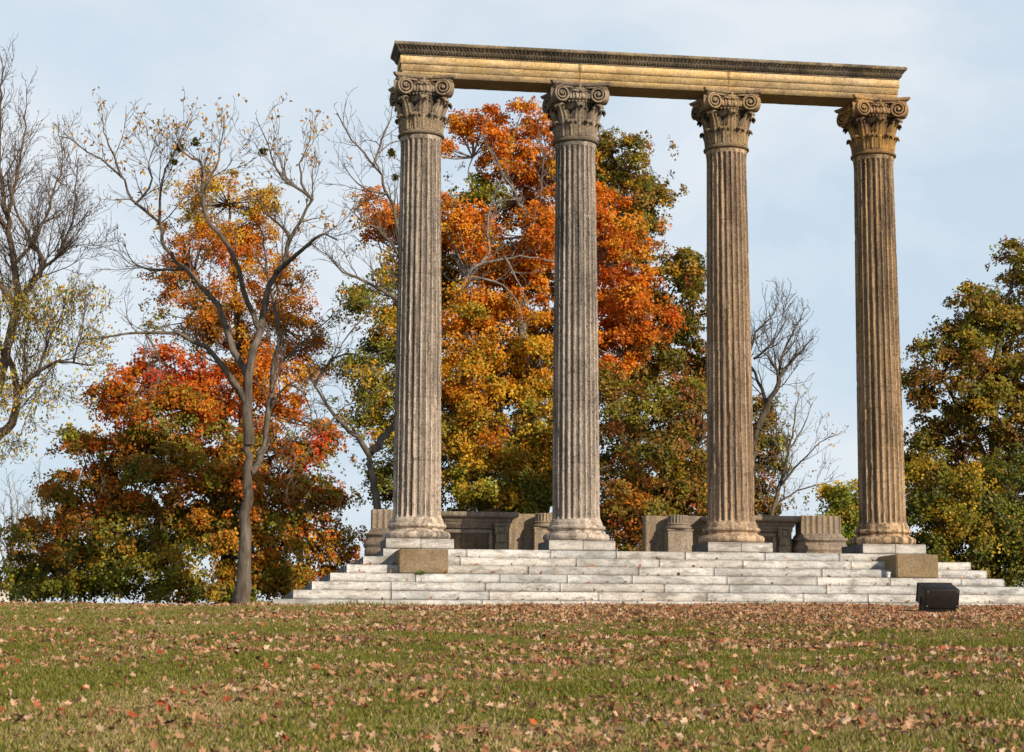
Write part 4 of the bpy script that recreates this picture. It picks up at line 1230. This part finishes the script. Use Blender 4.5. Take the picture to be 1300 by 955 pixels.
    tree('bare_tree', 'bare brown tree with a forked trunk standing in front of the red maple', 'tree', Y, (309, 768), spec, R(2), M['bark_grey'],
         o=dict(len=1.2, gap=[.27, .21, .17], up=.08, rmin=.0055, wander=.15),
         leaves=[dict(frac=.13, per=3, size=.105, pal=[GLD, (.55, .27, .03), (.50, .22, .03)], where=top, spread=.12, droop=.9)],
         extra=mistletoe([(240, 205, 8, -1.2), (259, 198, 8, -1.2), (232, 221, 5, -1.1), (338, 201, 7, -.6)], Y))
    # --- red maple, broad mound on the left
    Y = 52
    bl = [(208, 478, 62, 38, -.6, 1.4, P_RED), (165, 505, 42, 32, -.8, 1.2, P_ORR), (275, 505, 62, 48, 0, 1.6, P_ORR), (345, 480, 50, 46, .5, 1.5, P_OR), (215, 545, 80, 42, -1.4, 1.5, P_MIX + [(DOR, 3)]),
          (300, 575, 74, 48, -.6, 1.7, P_MIX + [(OR, 3)]), (388, 560, 46, 52, 0, 1.5, P_ORR + [(OLV, 3)]), (150, 575, 66, 46, -.8, 1.6, P_MIX), (225, 615, 80, 46, -2.0, 1.5, P_MIX), (325, 640, 74, 48, -1.4, 1.6, P_MIX),
          (125, 640, 68, 46, -1.0, 1.6, P_MIX), (402, 630, 44, 42, -.2, 1.4, P_MIX + [(RED, 1)]), (72, 690, 66, 44, -.6, 1.5, P_MIX), (165, 700, 82, 50, -2.0, 1.6, P_GR + [(BRN, 3), (DOR, 2)]), (262, 705, 84, 50, -2.4, 1.6, P_GR + [(BRN, 3), (OR, 1.5)]),
          (365, 705, 70, 48, -1.2, 1.6, P_MIX + [(OR, 2), (GLD, 2)]), (428, 700, 30, 40, 0, 1.2, P_MIX + [(DOR, 2)]), (48, 735, 46, 32, -.2, 1.2, P_GR + [(GLD, 1.5)]), (130, 748, 90, 26, -2.2, 1.3, P_GR + [(BRN, 1)]), (250, 752, 84, 24, -2.4, 1.3, P_GR + [(BRN, 2), (OR, 1)]), (380, 750, 70, 26, -1, 1.2, P_MIX), (280, 640, 110, 80, 1.4, 1.2, P_DK)]
    hub = [(290, 640), (288, 600), (250, 580, -.6), (330, 580, -.2), (290, 550), (220, 600, -.8), (350, 620, -.4), (288, 690), (230, 660, -1), (190, 640, -.8), (340, 520, .3), (250, 520, -.4), (140, 660, -.6), (380, 660, -.3), (120, 700, -.6), (210, 720, -1.2)]
    spec = [([(290, 795), (289, 740), (288, 690), (289, 640), (288, 600), (286, 550), (282, 500)], 14, 4, .9, 0),
            ([(288, 650), (262, 620, -.4), (235, 605, -.7), (200, 600, -.9), (150, 600, -.9)], 6, 2, .9, 0), ([(289, 630), (320, 600, -.2), (350, 580, -.2), (385, 560, 0)], 6, 2, .9, 0),
            ([(288, 690), (250, 675, -.9), (200, 670, -1), (140, 690, -.7), (90, 700, -.6)], 5, 2, .9, 0), ([(288, 690), (330, 665, -.4), (380, 660, -.3), (420, 690)], 5, 2, .9, 0)]
    tree('maple_tree', 'broad low maple in red, orange and green at the left, behind the forked bare tree', 'tree', Y, (290, 795), spec, R(3), M['bark_brown'], bl, .115, 620, hubs=hub)
    # --- golden tree rising behind the bare tree
    Y = 60
    bl = [(272, 250, 46, 36, -.4, 1.5, P_GLD + [(YEL, 2)]), (325, 258, 34, 38, 0, 1.4, P_GLD + [(YEL, 2)]), (240, 275, 34, 30, 0, 1.2, P_GLD + [(YEL, 2)]), (300, 285, 60, 34, .3, 1.3, P_GLD + [(YEL, 1)]), (250, 320, 46, 36, -.8, 1.5, P_ORR), (305, 315, 56, 44, 0, 1.7, P_OR), (350, 355, 46, 46, 0, 1.6, P_OR + [(GLD, 3)]),
          (225, 355, 38, 46, .3, 1.5, P_MIX + [(DOR, 3)]), (290, 380, 66, 50, -.6, 1.8, P_OR + [(BRN, 4), (OLV, 2)]), (372, 405, 44, 48, 0, 1.6, P_OR + [(GLD, 4)]), (250, 420, 56, 40, 0, 1.6, P_MIX), (335, 440, 66, 40, .2, 1.6, P_OR + [(GLD, 4)]), (390, 450, 36, 36, .3, 1.4, P_OR)]
    spec = [([(316, 800), (314, 700), (311, 600), (308, 500), (304, 430), (298, 360), (292, 300), (290, 250)], 11, 2, .95, 0),
            ([(306, 460), (335, 410, 0), (352, 360)], 5, 1.5, .9, 0), ([(304, 440), (270, 400), (245, 350), (240, 300)], 5, 1.5, .9, 0)]
    tree('golden_tree', 'gold and orange tree rising tall above the red maple', 'tree', Y, (316, 800), spec, R(4), M['bark_brown'], bl, .100, 340, hubs=[(304, 430), (298, 360), (292, 300), (340, 400), (352, 360), (270, 400), (245, 350), (290, 260)])
    # --- bare tree beside the first column
    Y = 46
    spec = [
        ([(481, 790), (480, 720), (478, 660), (476, 620), (471, 590), (468, 575)], 8, 5.5, .95, 0),
        ([(469, 578), (455, 556, -.2), (438, 540, -.4), (420, 516, -.6), (404, 494, -.8), (398, 480, -.9)], 4.5, 1.6, .25, 1.0),
        ([(404, 494, -.8), (418, 470, -1.0), (440, 458, -1.2), (462, 462, -1.2), (480, 480, -1.2)], 2.2, .7, .1, 1.0),
        ([(430, 530, -.5), (420, 545, -.9), (400, 535, -1.1), (385, 545, -1.2), (376, 575, -1.2)], 1.8, .6, .1, 1.0),
        ([(470, 575), (484, 555, .3), (500, 538, .4), (514, 505, .5), (524, 450, .4), (522, 390, .3), (512, 330, .2), (505, 285, .1), (492, 246), (475, 212, -.2), (446, 183, -.5), (430, 152, -.6)], 6, 1.3, .35, .9),
        ([(523, 410, .4), (506, 388, 0), (494, 378, -.2), (468, 364, -.5), (446, 356, -.7), (431, 351, -.8), (418, 335, -.9), (402, 320, -1)], 3.5, 1.0, .25, 1.2),
        ([(512, 330, .2), (490, 300, -.3), (462, 285, -.6), (440, 268, -.8)], 2.6, .8, .2, 1.2),
        ([(475, 212, -.2), (482, 180, .1), (494, 150, .3), (498, 125, .3)], 2.0, .7, .1, 1.2),
        ([(492, 246), (460, 240, -.4), (436, 215, -.6)], 2.0, .7, .1, 1.2),
        ([(505, 285, .1), (520, 230, .3), (530, 200, .4)], 2.0, .7, .1, .8),
        ([(494, 378, -.2), (470, 400, -.6), (440, 440, -.9), (425, 470, -1)], 1.8, .6, .1, 1.1)]
    tree('bare_tree', 'bare slender tree with a Y-shaped fork just left of the leftmost column', 'tree', Y, (481, 780), spec, R(5), M['bark_grey'], o=dict(len=1.15, gap=[.28, .22, .17], up=.06, rmin=.0055, wander=.15),
         leaves=[dict(frac=.01, per=2, size=.09, pal=[GLD, OR], spread=.1)], extra=mistletoe([(496, 190, 8, .3), (501, 222, 6, .3)], Y))
    # --- big orange maple behind the colonnade
    Y = 55
    bl = [(602, 165, 40, 30, -.6, 1.2, P_OR), (555, 190, 22, 18, -.4, .8, P_OR), (678, 152, 46, 22, 0, 1.3, P_OR), (640, 200, 52, 36, .2, 1.5, P_OR + [(OLV, .5)]), (715, 190, 40, 46, .2, 1.5, P_OR),
          (600, 240, 44, 26, .6, 1.4, P_GR), (480, 275, 26, 44, 0, 1.2, P_OR), (520, 300, 40, 50, .2, 1.4, P_OR), (585, 300, 50, 46, -.8, 1.6, P_OR), (685, 318, 46, 46, -.8, 1.5, P_OR), (730, 270, 44, 60, .2, 1.6, P_OR),
          (640, 300, 60, 60, 1.6, 1.2, P_MIX), (640, 375, 76, 46, -.6, 1.8, P_OR + [(GLD, 2), (OLV, 1.5)]), (775, 290, 40, 62, 0, 1.5, P_FIR), (795, 368, 44, 54, -.6, 1.6, P_FIR), (826, 415, 32, 32, -.4, 1.3, P_FIR), (770, 430, 60, 50, -.2, 1.6, P_FIR),
          (595, 435, 62, 46, -.8, 1.7, P_GLD + [(OR, 3)]), (690, 440, 52, 48, -.6, 1.7, P_GLD + [(OR, 2)]), (620, 505, 76, 44, -1.2, 1.7, P_GLD + [(OR, 3), (OLV, 2)]), (705, 530, 46, 56, -.8, 1.6, P_YG), (575, 550, 54, 46, -.6, 1.5, P_YG),
          (640, 575, 66, 44, -1.4, 1.5, P_YG + [(OR, 2)]), (600, 620, 64, 36, -1.6, 1.5, P_YG + [(MGR, 2)]), (680, 630, 52, 36, -1.2, 1.5, P_GR + [(GLD, 1)]), (740, 620, 40, 50, -.6, 1.4, P_GR + [(OR, 1)]), (640, 560, 110, 110, 1.8, 1.2, P_GR), (640, 420, 100, 90, 1.9, 1.0, P_MIX + [(GLD, 3)]), (740, 380, 60, 110, 1.6, 1.0, P_MIX + [(OR, 3)]), (560, 330, 50, 80, 1.6, 1.0, P_GR + [(OR, 2)]), (690, 240, 60, 70, 1.4, .9, P_OR + [(OLV, 2)]),
          (470, 385, 30, 26, 0, 1.0, P_GR + [(OR, .8)]), (490, 345, 26, 30, .2, 1.1, P_GR + [(OR, 2)]), (470, 480, 36, 34, 0, 1.2, P_GR + [(OR, .8)]), (480, 440, 28, 30, .2, 1.1, P_GR), (455, 520, 26, 26, -.2, .9, P_GR), (500, 530, 34, 44, .2, 1.3, P_YG), (492, 610, 26, 44, .2, 1.2, P_GR), (520, 570, 40, 80, .6, 1.4, P_GR), (520, 420, 40, 80, .6, 1.4, P_YG), (560, 690, 60, 34, -1, 1.2, P_GR), (650, 690, 60, 30, -1, 1.2, P_GR)]
    spec = [([(692, 800), (691, 740), (689, 680), (686, 630), (680, 560), (672, 480), (662, 400), (668, 340), (675, 290), (656, 253), (641, 216), (634, 200)], 13, 2.0, .50, .9),
            ([(572, 412, -1.4), (585, 385, -1.5), (597, 364, -1.6), (612, 349, -1.6), (641, 341, -1.7), (672, 343, -1.9), (706, 350, -2.0)], 3.6, 1.3, .1, 1.1),
            ([(690, 640), (650, 560, -.6), (612, 480, -.9), (580, 400, -1.4), (570, 420, -1.4)], 7, 3, .9, 0),
            ([(612, 349, -1.6), (623, 330, -1.5), (621, 300, -1.4), (628, 265, -1.5), (640, 235, -1.5)], 2.2, .9, .1, 1.2), ([(641, 341, -1.7), (660, 375, -1.9), (668, 400, -2.0)], 1.6, .6, .1, 1.0), ([(600, 365, -1.7), (640, 380, -1.9), (660, 410, -2.0), (664, 430, -2.0)], 1.8, .6, .1, 1.0),
            ([(675, 290), (680, 260, -.4), (690, 225, -1.0), (684, 185, -1.2)], 2.2, .9, .1, 1.2), ([(656, 253, -.4), (630, 215, -1.0), (612, 185, -1.2)], 2, .8, .1, 1.2),
            ([(672, 480), (720, 400), (770, 340), (800, 320)], 5, 1.5, .9, 0), ([(680, 560), (740, 500), (790, 450), (830, 430)], 5, 1.5, .9, 0), ([(680, 560), (600, 520), (540, 440), (490, 360), (480, 300)], 5, 1.5, .9, 0),
            ([(560, 560, -1.5), (575, 600, -1.8), (590, 630, -2.0), (600, 655, -2.0)], 1.8, .7, .1, .9), ([(600, 430, -1.6), (604, 460, -1.8), (602, 500, -1.9)], 2, .8, .1, .5)]
    hub = [(686, 630), (680, 560), (672, 480), (662, 400), (675, 300), (656, 253), (641, 216), (720, 400), (770, 340), (800, 330), (740, 500), (790, 450), (600, 520), (540, 440), (490, 360), (480, 300), (597, 364, -1.2), (612, 480, -.8), (650, 560, -.6), (700, 225), (600, 200)]
    tree('maple_tree', 'large bright orange maple turning green below, behind the left half of the colonnade', 'tree', Y, (692, 800), spec, R(6), M['bark_pale'], bl, .110, 640, hubs=hub, o=dict(len=.9, gap=[.34, .26, .2], rmin=.006))
    # --- dark oak right of the maple
    Y = 62
    bl = [(795, 205, 46, 34, 0, 1.5, P_OAK), (765, 185, 26, 26, 0, 1.1, P_OAK), (830, 235, 20, 22, 0, .8, P_OAK), (785, 255, 44, 44, .3, 1.6, P_OAK), (800, 310, 40, 36, .4, 1.5, P_OAK), (850, 340, 44, 30, 0, 1.4, P_OAK), (818, 290, 26, 22, -.2, 1, P_OAK),
          (866, 400, 30, 46, -1.5, 1.4, P_DK), (872, 340, 24, 22, -.5, 1.0, P_OAK), (820, 390, 50, 60, .8, 1.7, P_DK), (878, 360, 18, 34, 0, .8, P_OAK), (862, 452, 40, 40, -1.0, 1.4, P_DK), (815, 470, 44, 36, -.5, 1.4, P_DK), (890, 470, 24, 34, -.5, 1.1, P_DK), (820, 260, 30, 40, 0, 1.2, P_OAK)]
    spec = [([(806, 830), (806, 700), (805, 560), (803, 450), (800, 360), (795, 280), (788, 210)], 13, 2.5, .95, 0), ([(803, 450), (835, 400), (860, 360)], 5, 1.5, .9, 0), ([(800, 330), (815, 260), (826, 230)], 3.5, 1, .9, 0)]
    tree('oak_tree', 'dark olive and brown oak rising behind the orange maple, between the second and third columns', 'tree', Y, (806, 800), spec, R(7), M['bark_brown'], bl, .13, 520, hubs=[(803, 450), (800, 360), (795, 280), (835, 400), (860, 365), (815, 260), (788, 215)])
    # --- russet and green tree below it
    Y = 50
    bl = [(800, 520, 50, 52, 0, 1.5, P_DK + [(OLV, 2)]), (850, 505, 50, 40, .2, 1.5, P_MIX + [(RBR, 2)]), (885, 520, 36, 50, .2, 1.4, P_DK), (820, 580, 60, 46, -.8, 1.5, P_DK + [(OLV, 2), (RBR, 2)]), (880, 600, 46, 50, -.5, 1.5, P_OAK), (800, 640, 46, 40, -.8, 1.4, P_MIX + [(RBR, 2)]), (850, 650, 56, 40, -1.1, 1.4, P_OAK + [(RBR, 2)]), (910, 640, 36, 40, 0, 1.3, P_OAK), (800, 690, 46, 26, -.8, 1.2, P_MIX), (870, 690, 56, 30, -.8, 1.2, P_OAK), (770, 600, 30, 80, .5, 1.2, P_DK), (860, 600, 70, 80, 1.4, 1, P_DK), (780, 735, 50, 26, -.4, 1.1, P_DK), (870, 740, 60, 30, -.4, 1.1, P_DK)]
    spec = [([(845, 800), (845, 730), (843, 660), (840, 600), (836, 540)], 8, 2.5, .9, 0), ([(843, 680), (870, 620), (890, 560)], 4, 1.5, .9, 0), ([(843, 690), (815, 640), (800, 560)], 4, 1.5, .9, 0)]
    tree('shrubby_tree', 'dense russet and olive small tree filling the gap between the second and third columns', 'tree', Y, (845, 790), spec, R(8), M['bark_brown'], bl, .105, 620, hubs=[(843, 660), (840, 600), (870, 620), (890, 560), (815, 640), (800, 560)])
    # --- bare tree right of the third column
    Y = 56
    spec = [
        ([(944, 800), (946, 720), (950, 640), (955, 585), (962, 545)], 8, 6, .95, 0),
        ([(962, 545), (974, 515), (986, 490, -.2), (992, 478, -.2), (1000, 466, -.2), (1016, 448, -.3), (1030, 432, -.4)], 5, 1.2, .3, 1.3),
        ([(988, 488), (994, 455, .3), (1006, 428, .4), (1018, 405, .5), (1026, 386, .6)], 2.6, .8, .15, 1.3),
        ([(974, 515), (966, 478, .5), (954, 450, .7), (948, 420, .8)], 3, .9, .2, 1.2),
        ([(992, 478), (975, 460, -.4), (962, 450, -.6), (955, 440, -.7)], 2.2, .8, .1, 1.3),
        ([(960, 452, .6), (976, 440, .3), (992, 420, .2), (1000, 398, .2)], 2.0, .7, .1, 1.3),
        ([(956, 440, .7), (965, 410, .9), (985, 392, 1), (994, 376, 1)], 2.2, .7, .1, 1.3),
        ([(955, 585), (936, 540), (920, 500), (905, 470)], 4, 1, .3, .8)]
    tree('bare_tree', 'bare brown tree leaning out from behind the third column', 'tree', Y, (944, 800), spec, R(9), M['bark_brown'], o=dict(len=1.35, gap=[.26, .22, .18], up=.10, rmin=.0065, wander=.15))
    Y = 52
    spec = [([(976, 790), (978, 710), (982, 655), (990, 618), (996, 595), (1001, 570), (1008, 535), (1014, 500)], 4.5, 1.0, .35, 1.0),
            ([(990, 618), (1010, 590, -.4), (1030, 570, -.7), (1050, 555, -.8)], 1.8, .6, .15, 1.1), ([(985, 640), (1010, 625, .3), (1040, 615, .5), (1066, 608, .6)], 1.8, .6, .15, 1.1),
            ([(996, 595), (988, 560, .3), (985, 525, .4), (990, 500, .5)], 1.6, .6, .15, 1.1), ([(1001, 570), (1022, 540, .2), (1034, 510, .3)], 1.6, .6, .15, 1.1), ([(982, 655), (966, 625, -.2), (960, 590, -.3)], 1.8, .6, .15, 1.1)]
    tree('bare_tree', 'thin bare sapling with a few yellow leaves between the third and right end columns', 'tree', Y, (976, 790), spec, R(10), M['bark_grey'], o=dict(len=1.0, gap=[.30, .24, .18], rmin=.0055, up=.08),
         leaves=[dict(frac=.07, per=3, size=.085, pal=[GLD, YEL, (.5, .25, .03)], spread=.1)])
    # --- dark evergreen by the third column
    Y = 60
    bl = [(966, 525, 22, 26, 0, .9, P_DK + [(MGR, 3)]), (972, 570, 30, 34, 0, 1.1, P_DK + [(MGR, 3)]), (968, 620, 30, 40, 0, 1.2, P_DK + [(RBR, 1)]), (950, 560, 30, 60, .3, 1.2, P_DK), (955, 670, 40, 40, 0, 1.2, P_DK)]
    tree('dark_tree', 'small dark green and brown tree half hidden by the right side of the third column', 'tree', Y, (955, 790), [([(955, 800), (956, 700), (958, 620), (962, 540)], 5, 1.5, .9, 0)], R(11), M['bark_brown'], bl, .11, 520, hubs=[(956, 690), (958, 620), (962, 550)])
    # --- green bush
    Y = 48
    bl = [(1055, 650, 26, 26, 0, .8, [((.19, .27, .03), 5), (YGR, 2)]), (1080, 640, 24, 30, 0, .8, [(MGR, 4), (YGR, 3), (OLV, 3), (GLD, 1)]), (1065, 690, 36, 30, 0, .9, [((.17, .25, .03), 4), (YGR, 2)]), (1095, 680, 30, 40, 0, .9, [(MGR, 4), (OLV, 3)]), (1060, 625, 14, 12, 0, .5, [(YGR, 3), (GLD, 2)]), (1075, 735, 50, 30, 0, .9, [(MGR, 3), (OLV, 2)])]
    tree('green_bush', 'fresh green bush just left of the foot of the right end column', 'bush', Y, (1072, 790), [([(1072, 790), (1072, 740), (1070, 690), (1066, 650)], 2.5, 1, .9, 0)], R(12), M['bark_brown'], bl, .10, 1100, hubs=[(1072, 740), (1070, 690), (1066, 655)], mass=.4)
    # --- tall oak on the right
    Y = 60
    bl = [(1292, 325, 26, 28, 0, 1.1, P_OAK), (1310, 370, 40, 50, .2, 1.5, P_OAK), (1236, 368, 28, 22, 0, 1.0, P_OAK), (1232, 405, 42, 34, 0, 1.4, P_OAK), (1270, 405, 40, 40, .2, 1.5, P_OAK), (1196, 440, 36, 26, -.2, 1.2, P_OAK), (1240, 455, 54, 38, -.4, 1.6, P_OAK), (1292, 460, 50, 46, 0, 1.7, P_OAK), (1172, 485, 26, 26, 0, 1, P_OAK),
          (1205, 505, 50, 38, -.4, 1.5, P_OAK), (1262, 520, 56, 42, -.6, 1.7, P_OAK), (1178, 545, 30, 30, 0, 1.2, P_OAK), (1225, 560, 50, 36, .2, 1.5, P_DK), (1290, 560, 44, 46, 0, 1.6, P_OAK), (1172, 590, 26, 40, .4, 1.2, P_DK), (1340, 450, 60, 110, .4, 1.6, P_OAK), (1250, 620, 100, 70, 1.2, 1.4, P_DK), (1340, 600, 60, 110, .4, 1.6, P_DK)]
    spec = [([(1262, 810), (1262, 720), (1262, 640), (1262, 560), (1264, 480), (1270, 420), (1284, 360), (1292, 320)], 12, 2.0, .95, 0), ([(1262, 600), (1225, 530), (1195, 480), (1180, 460)], 5, 1.5, .9, 0), ([(1264, 480), (1240, 430), (1236, 370)], 4, 1.5, .9, 0), ([(1262, 640), (1210, 610), (1165, 580)], 4, 1.5, .9, 0), ([(1262, 560), (1310, 500), (1335, 420)], 5, 1.5, .9, 0)]
    tree('oak_tree', 'tall olive and rust oak at the right edge, the highest tree right of the colonnade', 'tree', Y, (1262, 800), spec, R(13), M['bark_brown'], bl, .13, 470, hubs=[(1262, 640), (1262, 560), (1264, 480), (1270, 420), (1284, 360), (1225, 530), (1195, 480), (1240, 430), (1236, 380), (1210, 610), (1310, 500), (1335, 430)], mass=.5)
    # --- gold and green shrub under it
    Y = 49
    SG = [(GLD, 2), (OLV, 3), (BRN, 1.2), (MGR, 2.5)]
    SD = [(DGR, 5), (MGR, 2), (OLV, 1.5), (GLD, .6)]
    bl = [(1182, 600, 30, 30, 0, 1.0, SG), (1215, 615, 36, 34, -.2, 1.1, SG), (1172, 650, 28, 36, 0, 1.0, SD), (1215, 665, 44, 36, -.4, 1.2, SG), (1180, 700, 40, 34, -.3, 1.1, SD), (1260, 640, 36, 44, 0, 1.2, SD), (1290, 610, 30, 40, .2, 1.2, SD), (1240, 710, 50, 36, -.5, 1.2, SD), (1290, 680, 40, 46, -.2, 1.3, SD), (1200, 745, 60, 24, -.3, 1.1, SD), (1290, 735, 50, 30, -.3, 1.2, SD), (1240, 680, 90, 80, 1.0, .9, SD), (1340, 680, 50, 80, 0, 1.3, SD)]
    tree('gold_shrub', 'dense gold and dark green shrub under the tall oak, right of the right end column', 'shrub', Y, (1235, 800), [([(1235, 800), (1234, 740), (1232, 680), (1228, 630)], 5, 2, .9, 0), ([(1234, 740), (1270, 680), (1285, 630)], 4, 1.5, .9, 0), ([(1234, 740), (1195, 680), (1182, 620)], 4, 1.5, .9, 0)], R(14), M['bark_brown'], bl, .10, 620, hubs=[(1234, 740), (1232, 680), (1228, 640), (1270, 680), (1285, 640), (1195, 680), (1182, 630)])
    # --- far bare trees and house at the left edge
    Y = 105
    labs = ['far hazy bare tree at the left edge, left of the other far one', 'far hazy bare tree beside the left end of the red maple']
    for i, (bx, h) in enumerate(((14, 612), (52, 600))):
        spec = [([(bx, 800), (bx, 740), (bx + 2, 690), (bx + 1, 650), (bx - 2, h)], 3, .8, .3, 1.5), ([(bx, 720), (bx - 14, 680, 1), (bx - 20, 640, 1.5)], 1.6, .5, .1, 1.5), ([(bx, 715), (bx + 14, 670, -1), (bx + 16, 630, -1.5)], 1.6, .5, .1, 1.5), ([(bx, 740), (bx - 8, 700, -1), (bx - 10, 660, -1.6)], 1.6, .5, .1, 1.5)]
        tree('bare_tree', labs[i], 'tree', Y, (bx, 790), spec, R(20 + i), M['bark_pale'], o=dict(len=1.9, gap=[.6, .5, .4], rmin=.012), group='far bare trees at the left')

def make_house():
    c = at(2, 750, 125); x, y = c[0] - 1.6, 125.0
    z = float(ground(x, y)) - .3
    root = empty('house', (x, y, z), .35, 'small pale house with a brown gable roof, far off at the left edge', 'house')
    top = at(8, 752, 125)[2] - z; rid = at(8, 736, 125)[2] - z
    mb = MB(); w, d = 3.4, 4.0
    V = [(-w, -d, 0), (w, -d, 0), (w, d, 0), (-w, d, 0), (-w, -d, top), (w, -d, top), (w, d, top), (-w, d, top), (0, -d, rid - .1), (0, d, rid - .1)]
    mb.add(V, [np.array([[1, 2, 6, 5], [3, 0, 4, 7]]), np.array([[0, 1, 5, 8, 4], [2, 3, 7, 9, 6]])])
    mb.build('wall', M['siding'], root)
    mb = MB()
    for s in (-1, 1):
        a = [(0, -d - .4, rid), (0, d + .4, rid), (s * (w + .5), d + .4, top - .3), (s * (w + .5), -d - .4, top - .3)]
        b = [(p[0], p[1], p[2] - .15) for p in a]
        mb.add(a + b, [np.array([[0, 1, 2, 3], [7, 6, 5, 4], [0, 3, 7, 4], [1, 5, 6, 2], [3, 2, 6, 7]])])
    mb.build('roof', M['roof'], root)
    for x in (-1.5, 1.5):
        mb = MB(); mb.box((x - .55, -d - .06, top - 2.0), (x + .55, -d - .003, top - .6)); f = mb.build('window', M['white'], root)
        mb = MB(); mb.box((x - .45, -d - .075, top - 1.9), (x + .45, -d - .063, top - .7)); mb.build('pane', M['pane'], f)

# ------------------------------------------------------------------ sky, sun, camera
def make_light():
    el, az = math.radians(24), math.radians(42)
    sd = Vector((math.cos(el) * math.sin(az), -math.cos(el) * math.cos(az), math.sin(el)))
    L = bpy.data.lights.new('sun', 'SUN'); L.energy = 5.0; L.angle = math.radians(.6); L.color = (1.0, .87, .70)
    o = bpy.data.objects.new('sun', L); COL.objects.link(o)
    o.rotation_euler = (-sd).to_track_quat('-Z', 'Y').to_euler(); o.location = (30, -30, 40)
    w = bpy.data.worlds.new('World'); scene.world = w; w.use_nodes = True
    nt = w.node_tree; nt.nodes.clear()
    N = nt.nodes.new; lk = nt.links.new
    out = N('ShaderNodeOutputWorld'); bg = N('ShaderNodeBackground'); bg.inputs['Strength'].default_value = .10
    sky = N('ShaderNodeTexSky'); sky.sky_type = 'NISHITA'; sky.sun_disc = False
    sky.sun_elevation = el; sky.sun_rotation = math.atan2(sd.x, sd.y); sky.air_density = 1.0; sky.dust_density = 1.5; sky.ozone_density = 1.2
    tc = N('ShaderNodeTexCoord')
    mp = N('ShaderNodeMapping'); mp.inputs['Scale'].default_value = (1.0, 1.0, 2.0); mp.inputs['Location'].default_value = (.35, .2, .15)
    lk(tc.outputs['Generated'], mp.inputs['Vector'])
    nz = N('ShaderNodeTexNoise'); nz.inputs['Scale'].default_value = 4.0; nz.inputs['Detail'].default_value = 7; nz.inputs['Roughness'].default_value = .55; nz.inputs['Distortion'].default_value = .4
    lk(mp.outputs[0], nz.inputs['Vector'])
    rp = N('ShaderNodeValToRGB'); rp.color_ramp.elements[0].position = .42; rp.color_ramp.elements[1].position = .64
    rp.color_ramp.elements[0].color = (0, 0, 0, 1); rp.color_ramp.elements[1].color = (1, 1, 1, 1)
    lk(nz.outputs[0], rp.inputs[0])
    hz = N('ShaderNodeMix'); hz.data_type = 'RGBA'; hz.inputs[0].default_value = .80
    sx = N('ShaderNodeSeparateXYZ'); lk(tc.outputs['Generated'], sx.inputs[0])
    zr = N('ShaderNodeMapRange'); zr.inputs['From Min'].default_value = .33; zr.inputs['From Max'].default_value = .62
    zr.inputs['To Min'].default_value = .84; zr.inputs['To Max'].default_value = .0; lk(sx.outputs[2], zr.inputs['Value']); lk(zr.outputs[0], hz.inputs[0])
    lk(sky.outputs[0], hz.inputs[6]); hz.inputs[7].default_value = (6.7, 8.0, 9.2, 1)      # thin high haze over the blue
    cl = N('ShaderNodeMix'); cl.data_type = 'RGBA'
    mu = N('ShaderNodeMath'); mu.operation = 'MULTIPLY'
    lk(rp.outputs[0], mu.inputs[0]); mu2 = N('ShaderNodeMath'); mu2.operation = 'MULTIPLY'; mu2.inputs[1].default_value = .72; lk(zr.outputs[0], mu2.inputs[0]); lk(mu2.outputs[0], mu.inputs[1]); lk(mu.outputs[0], cl.inputs[0])
    lk(hz.outputs[2], cl.inputs[6]); cl.inputs[7].default_value = (9.1, 9.3, 9.5, 1)
    lk(cl.outputs[2], bg.inputs['Color']); lk(bg.outputs[0], out.inputs[0])

def make_camera():
    c = bpy.data.cameras.new('camera'); o = bpy.data.objects.new('camera', c); COL.objects.link(o)
    c.sensor_fit = 'HORIZONTAL'; c.sensor_width = 36.0; c.lens = F / 1300 * 36.0
    c.clip_start = .1; c.clip_end = 8000
    o.location = (0, 0, EYE)
    R = Matrix.Rotation(PI / 2 + PITCH, 4, 'X') @ Matrix.Rotation(ROLL * SGN, 4, 'Z')
    o.rotation_euler = R.to_euler()
    c.dof.use_dof = True; c.dof.focus_distance = 37.0; c.dof.aperture_fstop = 5.0
    scene.camera = o
SGN = -1

random.seed(4)
rng = np.random.default_rng(4)
make_light(); make_camera(); make_ground()
make_platform(np.random.default_rng(12)); make_columns(np.random.default_rng(8)); make_entablature(rng)
make_blocks(); make_ruins(); make_floodlight(); make_small(np.random.default_rng(31))
make_trees(); make_house()
make_grass(np.random.default_rng(41)); make_litter(np.random.default_rng(43))

scene.view_settings.view_transform = 'Standard'; scene.view_settings.look = 'None'
scene.view_settings.exposure = 0; scene.view_settings.gamma = 1
scene.cycles.max_bounces = 8; scene.cycles.diffuse_bounces = 3; scene.cycles.transmission_bounces = 4
scene.cycles.use_denoising = True
